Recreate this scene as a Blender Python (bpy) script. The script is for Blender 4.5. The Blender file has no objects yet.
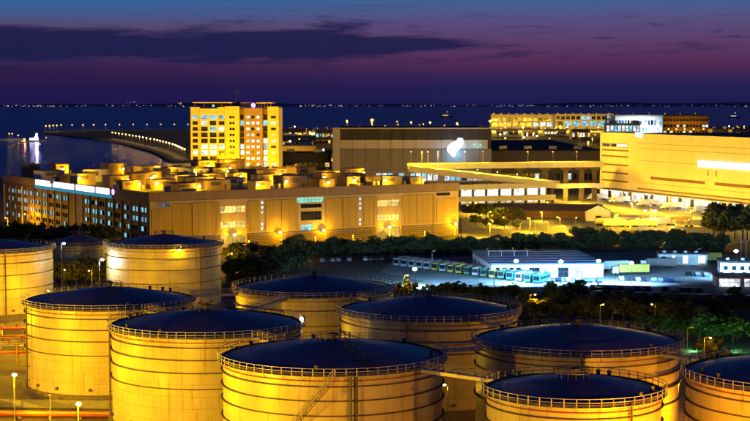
import bpy, math, random
from mathutils import Vector
R = math.radians
rnd = random.Random(7)
scene = bpy.context.scene
col = scene.collection
PI = math.pi

# ------------------------------------------------------------------ camera
F, CX, CY, H = 1534.0, 375.0, 210.5, 64.0
PITCH = math.atan(106.5 / F)
cam = bpy.data.cameras.new('Camera'); camo = bpy.data.objects.new('Camera', cam); col.objects.link(camo)
cam.sensor_width = 36; cam.lens = 36 * F / 750.0
cam.clip_start = 1; cam.clip_end = 250000
camo.location = (0, 0, H); camo.rotation_euler = (PI / 2 - PITCH, 0, 0)
scene.camera = camo

# ------------------------------------------------------------------ sky
world = bpy.data.worlds.new('World'); scene.world = world; world.use_nodes = True
NT = world.node_tree; NT.nodes.clear()
def N(t, **kw):
    n = NT.nodes.new(t)
    for k, v in kw.items(): setattr(n, k, v)
    return n
def L(a, b): NT.links.new(a, b)
def M(op, a, b=None, c=None, clamp=False):
    n = N('ShaderNodeMath', operation=op); n.use_clamp = clamp
    for i, v in enumerate((a, b, c)):
        if v is None: continue
        if isinstance(v, (int, float)): n.inputs[i].default_value = v
        else: L(v, n.inputs[i])
    return n.outputs[0]
def s2l(c):
    return tuple(((x / 255) / 12.92 if x / 255 < .04045 else (((x / 255) + .055) / 1.055) ** 2.4) for x in c) + (1,)
def ramp(fac, stops):
    n = N('ShaderNodeValToRGB'); e = n.color_ramp.elements
    while len(e) < len(stops): e.new(.5)
    for el, (p, c) in zip(e, stops): el.position = p; el.color = c
    L(fac, n.inputs[0]); return n.outputs[0]
def mixc(f, a, b):
    n = N('ShaderNodeMix', data_type='RGBA'); L(f, n.inputs[0]); L(a, n.inputs[6])
    if isinstance(b, tuple): n.inputs[7].default_value = b
    else: L(b, n.inputs[7])
    return n.outputs[2]
geo = N('ShaderNodeNewGeometry'); sep = N('ShaderNodeSeparateXYZ')
tc = N('ShaderNodeTexCoord'); L(tc.outputs['Generated'], sep.inputs[0])
el = M('ARCSINE', sep.outputs[2])                 # elevation
az = M('ARCTAN2', sep.outputs[0], sep.outputs[1])  # azimuth from the view axis
e10 = M('MULTIPLY', M('POWER', M('MAXIMUM', el, 0.0), .5), 0.798, clamp=True)  # sqrt(el/1.57)
def st(e): return math.sqrt(max(e, 0)) * .798
skyL = ramp(e10, [(0, s2l((27, 22, 74))), (st(.012), s2l((36, 25, 74))), (st(.022), s2l((50, 30, 73))), (st(.040), s2l((68, 50, 98))),
                  (st(.050), s2l((84, 72, 112))), (st(.057), s2l((66, 88, 136))), (st(.070), s2l((44, 102, 160))), (st(.14), s2l((34, 84, 150))), (st(.30), s2l((16, 40, 100))), (st(.7), s2l((8, 16, 54))), (1, s2l((6, 11, 42)))])
skyR = ramp(e10, [(0, s2l((27, 23, 77))), (st(.010), s2l((34, 31, 81))), (st(.017), s2l((48, 33, 82))), (st(.028), s2l((84, 45, 87))), (st(.040), s2l((90, 60, 104))),
                  (st(.052), s2l((88, 74, 122))), (st(.062), s2l((72, 90, 140))), (st(.075), s2l((56, 100, 156))), (st(.14), s2l((34, 84, 150))), (st(.30), s2l((16, 40, 100))), (st(.7), s2l((8, 16, 54))), (1, s2l((6, 11, 42)))])
mapaz = N('ShaderNodeMapRange', interpolation_type='SMOOTHSTEP'); L(az, mapaz.inputs[0]); mapaz.inputs[1].default_value = -.22; mapaz.inputs[2].default_value = .10
base = mixc(mapaz.outputs[0], skyL, skyR)
# cloud banks: long flat streaks of noise, a thick bank to the left of the axis
def cloudnoise(sx, sy, scale, det, off):
    cv = N('ShaderNodeCombineXYZ'); L(M('MULTIPLY', az, sx), cv.inputs[0]); L(M('MULTIPLY', el, sy), cv.inputs[1]); cv.inputs[2].default_value = off
    n = N('ShaderNodeTexNoise'); n.inputs['Scale'].default_value = scale; n.inputs['Detail'].default_value = det; n.inputs['Roughness'].default_value = .6; n.inputs['Distortion'].default_value = .35
    L(cv.outputs[0], n.inputs['Vector']); return n.outputs[0]
n1 = cloudnoise(9, 80, 1.0, 10, 3.1)
n2 = cloudnoise(22, 260, 1.0, 5, 8.4)
d = M('ABSOLUTE', M('DIVIDE', M('SUBTRACT', el, .0375), .0135))
bankv = M('SUBTRACT', 1.0, d)
banka = N('ShaderNodeMapRange', interpolation_type='SMOOTHSTEP'); L(az, banka.inputs[0]); banka.inputs[1].default_value = .16; banka.inputs[2].default_value = -.04
bank = M('ADD', M('MULTIPLY', bankv, .5), M('MULTIPLY', M('SUBTRACT', banka.outputs[0], 1.0), .55))
dens = M('ADD', bank, M('MULTIPLY', M('SUBTRACT', n1, .46), 1.5))
cm = N('ShaderNodeMapRange', interpolation_type='SMOOTHSTEP'); L(dens, cm.inputs[0]); cm.inputs[1].default_value = .0; cm.inputs[2].default_value = .26
base = mixc(M('MULTIPLY', cm.outputs[0], .92), base, s2l((24, 29, 74)))
# thin streaks
cs = N('ShaderNodeMapRange', interpolation_type='SMOOTHSTEP'); L(n2, cs.inputs[0]); cs.inputs[1].default_value = .56; cs.inputs[2].default_value = .70
bandm = M('SUBTRACT', 1.0, M('ABSOLUTE', M('DIVIDE', M('SUBTRACT', el, .042), .03)), clamp=True)
base = mixc(M('MULTIPLY', M('MULTIPLY', cs.outputs[0], bandm), .75), base, s2l((42, 34, 84)))
sky = N('ShaderNodeTexSky', sky_type='NISHITA'); sky.sun_disc = False; sky.sun_elevation = R(-3.0); sky.sun_rotation = R(60)
addn = N('ShaderNodeMix', data_type='RGBA', blend_type='ADD'); addn.inputs[0].default_value = .012
L(base, addn.inputs[6]); L(sky.outputs[0], addn.inputs[7])
bg = N('ShaderNodeBackground'); bg.inputs[1].default_value = 1.0; L(addn.outputs[2], bg.inputs[0])
wo = N('ShaderNodeOutputWorld'); L(bg.outputs[0], wo.inputs[0])

# weak afterglow of the set sun
sl = bpy.data.lights.new('Sun', 'SUN'); sl.energy = .01; sl.angle = R(15); sl.color = (1, .6, .55)
so = bpy.data.objects.new('Sun', sl); col.objects.link(so); so.rotation_euler = (R(86), 0, R(120))
vs = scene.view_settings; vs.view_transform = 'Standard'; vs.look = 'None'; vs.exposure = 0; vs.gamma = 1; vs.use_curve_mapping = False
scene.cycles.use_denoising = True
scene.cycles.max_bounces = 5; scene.cycles.diffuse_bounces = 2; scene.cycles.glossy_bounces = 2
scene.cycles.sample_clamp_indirect = 4; scene.cycles.caustics_reflective = False; scene.cycles.caustics_refractive = False

# ------------------------------------------------------------------ placing
def ray(px, py):
    a, b = (px - CX) / F, (CY - py) / F
    cp, sp = math.cos(PITCH), math.sin(PITCH)
    return Vector((a, cp + b * sp, -sp + b * cp))
def G(px, py, z=0.0):                     # where a picture point meets the height z
    r = ray(px, py); t = (z - H) / r.z
    return Vector((r.x * t, r.y * t, z))
def at(px, D, z=0.0):                     # a point at ground distance D
    return Vector(((px - CX) / F * D, D, z))

# ------------------------------------------------------------------ materials
MATS = {}
def mat(name, c, rough=.6, metal=0.0, var=.12, scale=.6, bump=0.0, streak=False, spec=.5):
    if name in MATS: return MATS[name]
    m = bpy.data.materials.new(name); m.use_nodes = True; nt = m.node_tree
    b = nt.nodes['Principled BSDF']; b.inputs['Roughness'].default_value = rough; b.inputs['Metallic'].default_value = metal
    b.inputs['Specular IOR Level'].default_value = spec
    t = nt.nodes.new('ShaderNodeTexCoord'); n = nt.nodes.new('ShaderNodeTexNoise')
    n.inputs['Scale'].default_value = scale; n.inputs['Detail'].default_value = 7; n.inputs['Roughness'].default_value = .65
    mp = nt.nodes.new('ShaderNodeMapping'); nt.links.new(t.outputs['Object'], mp.inputs[0]); nt.links.new(mp.outputs[0], n.inputs['Vector'])
    if streak: mp.inputs['Scale'].default_value = (1, 1, .12)
    r = nt.nodes.new('ShaderNodeValToRGB'); e = r.color_ramp.elements
    e[0].position = .3; e[1].position = .7
    e[0].color = tuple(max(0, x * (1 - var)) for x in c) + (1,); e[1].color = tuple(min(1, x * (1 + var)) for x in c) + (1,)
    nt.links.new(n.outputs[0], r.inputs[0]); nt.links.new(r.outputs[0], b.inputs['Base Color'])
    if bump:
        bp = nt.nodes.new('ShaderNodeBump'); bp.inputs['Strength'].default_value = bump; bp.inputs['Distance'].default_value = .1
        nt.links.new(n.outputs[0], bp.inputs['Height']); nt.links.new(bp.outputs[0], b.inputs['Normal'])
    MATS[name] = m; return m
def glow(name, c, s, vary=0.0, scale=.5):
    if name in MATS: return MATS[name]
    m = bpy.data.materials.new(name); m.use_nodes = True; nt = m.node_tree
    b = nt.nodes['Principled BSDF']; b.inputs['Base Color'].default_value = (.03, .03, .035, 1); b.inputs['Roughness'].default_value = .2
    b.inputs['Emission Color'].default_value = c + (1,); b.inputs['Emission Strength'].default_value = s
    if vary:
        t = nt.nodes.new('ShaderNodeNewGeometry'); n = nt.nodes.new('ShaderNodeTexVoronoi'); n.inputs['Scale'].default_value = scale
        nt.links.new(t.outputs['Position'], n.inputs['Vector'])
        mr = nt.nodes.new('ShaderNodeMapRange'); mr.inputs[3].default_value = s * (1 - vary); mr.inputs[4].default_value = s
        sp = nt.nodes.new('ShaderNodeSeparateColor'); nt.links.new(n.outputs['Color'], sp.inputs[0]); nt.links.new(sp.outputs[0], mr.inputs[0])
        nt.links.new(mr.outputs[0], b.inputs['Emission Strength'])
    MATS[name] = m; return m

def tank_paint():
    m = bpy.data.materials.new('tank_paint'); m.use_nodes = True; nt = m.node_tree; b = nt.nodes['Principled BSDF']
    b.inputs['Roughness'].default_value = .40; b.inputs['Specular IOR Level'].default_value = .6
    uv = nt.nodes.new('ShaderNodeTexCoord')
    br = nt.nodes.new('ShaderNodeTexBrick'); br.inputs['Scale'].default_value = 1; br.inputs['Brick Width'].default_value = 9.2; br.inputs['Row Height'].default_value = 2.3
    br.inputs['Mortar Size'].default_value = .05; br.inputs['Mortar Smooth'].default_value = .3
    br.inputs['Color1'].default_value = (.74, .62, .30, 1); br.inputs['Color2'].default_value = (.69, .575, .27, 1); br.inputs['Mortar'].default_value = (.44, .35, .16, 1)
    nt.links.new(uv.outputs['UV'], br.inputs['Vector'])
    mp = nt.nodes.new('ShaderNodeMapping'); mp.inputs['Scale'].default_value = (.9, .07, 1); nt.links.new(uv.outputs['UV'], mp.inputs[0])
    n = nt.nodes.new('ShaderNodeTexNoise'); n.inputs['Scale'].default_value = 1; n.inputs['Detail'].default_value = 8; n.inputs['Roughness'].default_value = .7
    nt.links.new(mp.outputs[0], n.inputs['Vector'])
    r = nt.nodes.new('ShaderNodeValToRGB'); r.color_ramp.elements[0].position = .29; r.color_ramp.elements[1].position = .46
    r.color_ramp.elements[0].color = (.52, .40, .28, 1); r.color_ramp.elements[1].color = (1, 1, 1, 1); nt.links.new(n.outputs[0], r.inputs[0])
    n2 = nt.nodes.new('ShaderNodeTexNoise'); n2.inputs['Scale'].default_value = .16; n2.inputs['Detail'].default_value = 5; nt.links.new(uv.outputs['UV'], n2.inputs['Vector'])
    r2 = nt.nodes.new('ShaderNodeValToRGB'); r2.color_ramp.elements[0].position = .35; r2.color_ramp.elements[1].position = .65
    r2.color_ramp.elements[0].color = (.84, .82, .78, 1); nt.links.new(n2.outputs[0], r2.inputs[0])
    def mul(a, c):
        x = nt.nodes.new('ShaderNodeMix'); x.data_type = 'RGBA'; x.blend_type = 'MULTIPLY'; x.inputs[0].default_value = 1
        nt.links.new(a, x.inputs[6]); nt.links.new(c, x.inputs[7]); return x.outputs[2]
    nt.links.new(mul(mul(br.outputs[0], r.outputs[0]), r2.outputs[0]), b.inputs['Base Color'])
    bp = nt.nodes.new('ShaderNodeBump'); bp.inputs['Strength'].default_value = .18; bp.inputs['Distance'].default_value = .08
    nt.links.new(n2.outputs[0], bp.inputs['Height']); nt.links.new(bp.outputs[0], b.inputs['Normal'])
    MATS['tank_paint'] = m
tank_paint()
mat('roof_paint', (.17, .13, .215), .42, var=.22, scale=.25, bump=.15)
def roof_seams():
    nt = MATS['roof_paint'].node_tree; b = nt.nodes['Principled BSDF']; src = b.inputs['Base Color'].links[0].from_socket
    t = nt.nodes.new('ShaderNodeTexCoord'); g = nt.nodes.new('ShaderNodeTexGradient'); g.gradient_type = 'RADIAL'; nt.links.new(t.outputs['Object'], g.inputs[0])
    m1 = nt.nodes.new('ShaderNodeMath'); m1.operation = 'MULTIPLY'; m1.inputs[1].default_value = 44; nt.links.new(g.outputs['Fac'], m1.inputs[0])
    m2 = nt.nodes.new('ShaderNodeMath'); m2.operation = 'PINGPONG'; m2.inputs[1].default_value = .5; nt.links.new(m1.outputs[0], m2.inputs[0])
    r = nt.nodes.new('ShaderNodeValToRGB'); r.color_ramp.elements[0].color = (.66, .66, .70, 1); r.color_ramp.elements[1].position = .06; nt.links.new(m2.outputs[0], r.inputs[0])
    x = nt.nodes.new('ShaderNodeMix'); x.data_type = 'RGBA'; x.blend_type = 'MULTIPLY'; x.inputs[0].default_value = 1; nt.links.new(src, x.inputs[6]); nt.links.new(r.outputs[0], x.inputs[7]); nt.links.new(x.outputs[2], b.inputs['Base Color'])
roof_seams()
mat('ring_steel', (.10, .072, .045), .6, var=.3, scale=1.5)
mat('rail_steel', (.50, .46, .36), .5, .3, var=.2)
mat('dark_steel', (.10, .09, .08), .55, .4, var=.25)
mat('red_pipe', (.42, .07, .03), .5, var=.25, scale=1)
mat('yellow_paint', (.62, .42, .06), .5, var=.15)
mat('galv', (.36, .35, .33), .45, .6, var=.15)
mat('concrete', (.30, .28, .25), .85, var=.22, scale=.35, bump=.3)
mat('concrete_dark', (.19, .155, .125), .9, var=.28, scale=.25, bump=.3)
mat('asphalt', (.052, .051, .05), .8, var=.3, scale=.12, bump=.3)
mat('yard', (.20, .19, .175), .75, var=.3, scale=.08, bump=.2)
mat('earth', (.055, .048, .03), .95, var=.4, scale=.06, bump=.5)
mat('road_paint', (.7, .7, .66), .6, var=.25, scale=.8)
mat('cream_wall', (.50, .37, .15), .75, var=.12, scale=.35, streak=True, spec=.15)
mat('cream_panel', (.42, .28, .05), .7, var=.10, scale=.3, streak=True, spec=.15)
mat('parapet', (.28, .19, .115), .75, var=.15, scale=.3, streak=True, spec=.15)
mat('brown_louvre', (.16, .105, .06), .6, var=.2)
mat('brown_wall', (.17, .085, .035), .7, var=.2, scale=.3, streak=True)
mat('roof_felt', (.16, .145, .12), .9, var=.3, scale=.15, spec=.1)
mat('white_wall', (.70, .68, .62), .7, var=.08, scale=.3, streak=True)
mat('yellow_wall', (.70, .57, .36), .7, var=.06, scale=.15, streak=True, spec=.15)
mat('seam_dark', (.30, .22, .12), .7, var=.1)
mat('tower_wall', (.68, .52, .20), .7, var=.07, scale=.3, streak=True, spec=.15)
mat('clad_dark', (.05, .042, .042), .85, var=.2, scale=.2, streak=True, spec=.08)
mat('clad_mid', (.15, .115, .10), .6, var=.12, scale=.2, streak=True)
mat('clad_light', (.38, .31, .26), .6, var=.08, scale=.2, streak=True)
mat('depot_roof', (.06, .09, .19), .5, var=.2, scale=.2)
mat('glass_dark', (.012, .014, .02), .12, var=.1, spec=.6)
mat('trunk', (.07, .05, .03), .9, var=.3, scale=2, bump=.3)
mat('rubber', (.015, .015, .015), .8)
mat('grass_mat', (.035, .05, .018), .95, var=.5, scale=.1, bump=.4)
mat('hill_mat', (.20, .18, .26), .95, var=.3, scale=.002)
mat('slab', (.46, .43, .36), .8, var=.12, scale=.2, streak=True)
mat('column_brown', (.05, .035, .028), .8, var=.2)
SOD = (1.0, .535, .0); SODR = (1.0, .40, .0); WHT = (.80, .93, 1.0); BLU = (.36, .66, 1.0)
glow('bulb_sodium', (1, .62, .22), 8); glow('bulb_far', (1, .46, .08), 3.2); glow('bulb_white', (.85, .95, 1), 40); glow('bulb_blue', (.6, .8, 1), 40); glow('bulb_red', (1, .08, .03), 8)
glow('win_teal', (.20, .66, .90), 1.5, .75, .25); glow('win_white', (.85, .95, .85), 1.6, .6, .3); glow('win_warm', (1, .66, .16), 1.7, .7, .35)
glow('win_green', (.35, 1, .75), 1.0, .5, .2); glow('dock_lit', (.80, .88, 1), 1.7, .8, .30); glow('sign_white', (.86, .94, 1), 2.4); glow('sign_teal', (.03, .28, .42), .8)
glow('sign_purple', (.45, .2, 1), 4); glow('deep_lit', (1, .62, .12), .8, .85, .3); glow('blue_lit', (.1, .42, .85), .9, .6, .05); glow('sign_pale', (.9, .82, .62), 1.2)

def leafmat(name, c):
    m = bpy.data.materials.new(name); m.use_nodes = True; nt = m.node_tree; b = nt.nodes['Principled BSDF']
    b.inputs['Roughness'].default_value = .6
    oi = nt.nodes.new('ShaderNodeNewGeometry'); r = nt.nodes.new('ShaderNodeValToRGB')
    r.color_ramp.elements[0].color = tuple(x * .55 for x in c) + (1,); r.color_ramp.elements[1].color = tuple(x * 1.5 for x in c) + (1,)
    nt.links.new(oi.outputs['Random Per Island'], r.inputs[0]); nt.links.new(r.outputs[0], b.inputs['Base Color'])
    MATS[name] = m
leafmat('leaf_dark', (.07, .085, .025)); leafmat('leaf_green', (.055, .11, .03)); leafmat('leaf_olive', (.085, .085, .018))

# ------------------------------------------------------------------ mesh builder
class MB:
    def __init__(s): s.v = []; s.f = []; s.uv = None
    def add(s, vs, fs):
        k = len(s.v); s.v += [tuple(p) for p in vs]; s.f += [tuple(i + k for i in f) for f in fs]; return s
    def box(s, x0, x1, y0, y1, z0, z1):
        return s.add([(x0, y0, z0), (x1, y0, z0), (x1, y1, z0), (x0, y1, z0), (x0, y0, z1), (x1, y0, z1), (x1, y1, z1), (x0, y1, z1)],
                     [(0, 3, 2, 1), (4, 5, 6, 7), (0, 1, 5, 4), (1, 2, 6, 5), (2, 3, 7, 6), (3, 0, 4, 7)])
    def tube(s, p, q, r, n=6, r2=None):
        p, q = Vector(p), Vector(q); d = (q - p).normalized(); a = Vector((0, 0, 1)) if abs(d.z) < .9 else Vector((1, 0, 0))
        u = d.cross(a).normalized(); w = d.cross(u); r2 = r if r2 is None else r2
        vs = []
        for c, rr in ((p, r), (q, r2)):
            for i in range(n):
                t = 2 * PI * i / n; vs.append(c + u * math.cos(t) * rr + w * math.sin(t) * rr)
        fs = [(i, (i + 1) % n, n + (i + 1) % n, n + i) for i in range(n)] + [tuple(range(n))[::-1], tuple(range(n, 2 * n))]
        return s.add(vs, fs)
    def lathe(s, prof, n=48, close=False, a0=0, a1=2 * PI):
        full = abs(a1 - a0 - 2 * PI) < 1e-6; cnt = n if full else n + 1; k = len(prof); vs = []; fs = []
        for i in range(cnt):
            t = a0 + (a1 - a0) * i / n
            for (r, z) in prof: vs.append((r * math.cos(t), r * math.sin(t), z))
        for i in range(n):
            j = (i + 1) % cnt
            for m in range(k if close else k - 1):
                m2 = (m + 1) % k
                fs.append((i * k + m, j * k + m, j * k + m2, i * k + m2))
        return s.add(vs, fs)
    def prism(s, poly, z0, z1):
        n = len(poly)
        return s.add([(x, y, z0) for x, y in poly] + [(x, y, z1) for x, y in poly],
                     [tuple(range(n))[::-1], tuple(range(n, 2 * n))] + [(i, (i + 1) % n, n + (i + 1) % n, n + i) for i in range(n)])
    def ball(s, c, r, sz=1.0, nu=8, nv=5):
        vs = []; fs = []
        for j in range(nv + 1):
            ph = PI * j / nv
            for i in range(nu):
                t = 2 * PI * i / nu; vs.append((c[0] + r * math.sin(ph) * math.cos(t), c[1] + r * math.sin(ph) * math.sin(t), c[2] + r * sz * math.cos(ph)))
        for j in range(nv):
            for i in range(nu): fs.append((j * nu + i, (j + 1) * nu + i, (j + 1) * nu + (i + 1) % nu, j * nu + (i + 1) % nu))
        return s.add(vs, fs)
    def mesh(s, name, m, smooth=False):
        me = bpy.data.meshes.new(name); me.from_pydata(s.v, [], s.f); me.update()
        if m: me.materials.append(MATS[m])
        if smooth:
            for p in me.polygons: p.use_smooth = True
        return me
def obj(name, me, m=None, parent=None, loc=(0, 0, 0), rz=0.0, smooth=False, scale=None):
    if isinstance(me, MB): me = me.mesh(name, m, smooth)
    o = bpy.data.objects.new(name, me); col.objects.link(o); o.location = loc; o.rotation_euler = (0, 0, rz)
    if parent: o.parent = parent
    if scale: o.scale = scale
    return o
def tag(o, label, cat, group=None):
    o['label'] = label; o['category'] = cat
    if group: o['group'] = group
    return o
def thing(name, label, cat, loc=(0, 0, 0), rz=0.0, group=None):
    o = bpy.data.objects.new(name, None); col.objects.link(o); o.location = loc; o.rotation_euler = (0, 0, rz); o.empty_display_size = .5
    return tag(o, label, cat, group)
def struct(name, mb, m, loc=(0, 0, 0), smooth=False):
    o = obj(name, mb, m, None, loc, smooth=smooth); o['kind'] = 'structure'; return o
def B(x0, x1, y0, y1, z0, z1): return MB().box(x0, x1, y0, y1, z0, z1)
def point_light(parent, loc, power, c, radius=.3):
    l = bpy.data.lights.new('lamp_light', 'POINT'); l.energy = power; l.color = c; l.shadow_soft_size = radius
    o = bpy.data.objects.new('lamp_light', l); col.objects.link(o); o.location = loc
    if parent: o.parent = parent
    return o

# ------------------------------------------------------------------ ground, water, roads
def poly_sheet(pts, z):
    mb = MB(); mb.add([(p[0], p[1], z) for p in pts], [tuple(range(len(pts)))]); return mb
coast = [(-60, 178), (60, 177), (130, 173), (172, 166), (170, 160), (152, 151), (122, 143.2), (90, 138), (62, 135), (44, 133), (42, 131.2), (70, 130.2), (150, 129.4), (300, 128.6), (440, 127.6), (480, 126.2), (700, 126.2), (830, 126.8)]
gp = [G(*p) for p in coast]
gp = [Vector((-420, 60, 0)), Vector((-420, 900, 0))] + gp[0:] + [Vector((1500, 800, 0)), Vector((500, 60, 0))]
g = MB(); n = len(gp)
g.add([(p.x, p.y, 0) for p in gp] + [(p.x, p.y, -5) for p in gp], [tuple(range(n))[::-1]] + [(i, (i + 1) % n, n + (i + 1) % n, n + i) for i in range(n)])
struct('ground', g, 'earth')
wm = bpy.data.materials.new('sea_water'); wm.use_nodes = True; wn = wm.node_tree; wb = wn.nodes['Principled BSDF']
wb.inputs['Base Color'].default_value = (.006, .012, .035, 1); wb.inputs['Specular IOR Level'].default_value = .4; wb.inputs['Roughness'].default_value = .12; wb.inputs['IOR'].default_value = 1.33
wt = wn.nodes.new('ShaderNodeTexCoord'); wx = wn.nodes.new('ShaderNodeTexNoise'); wx.inputs['Scale'].default_value = .12; wx.inputs['Detail'].default_value = 3
wn.links.new(wt.outputs['Object'], wx.inputs['Vector'])
v1 = wn.nodes.new('ShaderNodeVectorMath'); v1.operation = 'SUBTRACT'; v1.inputs[1].default_value = (.5, .5, .5); wn.links.new(wx.outputs['Color'], v1.inputs[0])
v2 = wn.nodes.new('ShaderNodeVectorMath'); v2.operation = 'MULTIPLY'; v2.inputs[1].default_value = (2.2, 2.2, 0); wn.links.new(v1.outputs[0], v2.inputs[0])
v3 = wn.nodes.new('ShaderNodeVectorMath'); v3.operation = 'ADD'; v3.inputs[1].default_value = (0, 0, 1); wn.links.new(v2.outputs[0], v3.inputs[0])
v4 = wn.nodes.new('ShaderNodeVectorMath'); v4.operation = 'NORMALIZE'; wn.links.new(v3.outputs[0], v4.inputs[0]); 
wn.nodes.remove(wb); wd_ = wn.nodes.new('ShaderNodeBsdfDiffuse'); wd_.inputs[0].default_value = (.006, .01, .03, 1); wg = wn.nodes.new('ShaderNodeBsdfGlossy'); wg.inputs['Color'].default_value = (.72, .66, 1, 1); wg.inputs['Roughness'].default_value = .14
wn.links.new(v4.outputs[0], wg.inputs['Normal']); wmix = wn.nodes.new('ShaderNodeMixShader'); wmix.inputs[0].default_value = .33   # broken water mirrors well under half of the sky
wn.links.new(wd_.outputs[0], wmix.inputs[1]); wn.links.new(wg.outputs[0], wmix.inputs[2]); wn.links.new(wmix.outputs[0], wn.nodes['Material Output'].inputs[0])
MATS['sea_water'] = wm
struct('sea', poly_sheet([(-90000, -3000), (90000, -3000), (90000, 140000), (-90000, 140000)], -2.5), 'sea_water')
# tank farm floor and yards
struct('tank_farm_floor', poly_sheet([(-260, 120), (160, 120), (160, 300), (70, 400), (0, 425), (-60, 520), (-260, 520)], .004), 'concrete_dark')
struct('depot_yard', poly_sheet([tuple(G(380, 272)[:2]), tuple(G(395, 259)[:2]), tuple(G(470, 256)[:2]), tuple(G(680, 250)[:2]), tuple(G(800, 262)[:2]), tuple(G(800, 300)[:2]), tuple(G(560, 287)[:2]), tuple(G(450, 287)[:2])], .006), 'yard')
struct('apron', poly_sheet([tuple(G(462, 217)[:2]), tuple(G(560, 205)[:2]), tuple(G(598, 196)[:2]), tuple(G(760, 205)[:2]), tuple(G(800, 232)[:2]), tuple(G(720, 247)[:2]), tuple(G(600, 241)[:2]), tuple(G(540, 242)[:2]), tuple(G(462, 246)[:2])], .005), 'yard')
struct('far_apron', poly_sheet([tuple(G(470, 132)[:2]), tuple(G(500, 128.6)[:2]), tuple(G(640, 128.6)[:2]), tuple(G(760, 129)[:2]), tuple(G(760, 134)[:2])], .01), 'concrete')
def strip(pa, pb, w, z): 
    a, b = Vector(pa), Vector(pb); d = (b - a).normalized(); nn = Vector((-d.y, d.x, 0)) * w / 2
    return [(a + nn)[:2], (a - nn)[:2], (b - nn)[:2], (b + nn)[:2]]
road_a, road_b = G(120, 262), G(470, 241); 
struct('road', poly_sheet(strip(G(60, 268), G(462, 244.5), 13, 0), .010), 'asphalt')
struct('slip_road', poly_sheet(strip(G(462, 222), G(600, 240), 9, 0), .014), 'yard')
for i, off in enumerate((-5.6, 0, 5.6)):
    a, b = G(60, 268), G(462, 244.5); d = (b - a).normalized(); nn = Vector((-d.y, d.x, 0)) * off
    struct('road_line', poly_sheet(strip(a + nn, b + nn, .2, 0), .018), 'road_paint')

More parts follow.
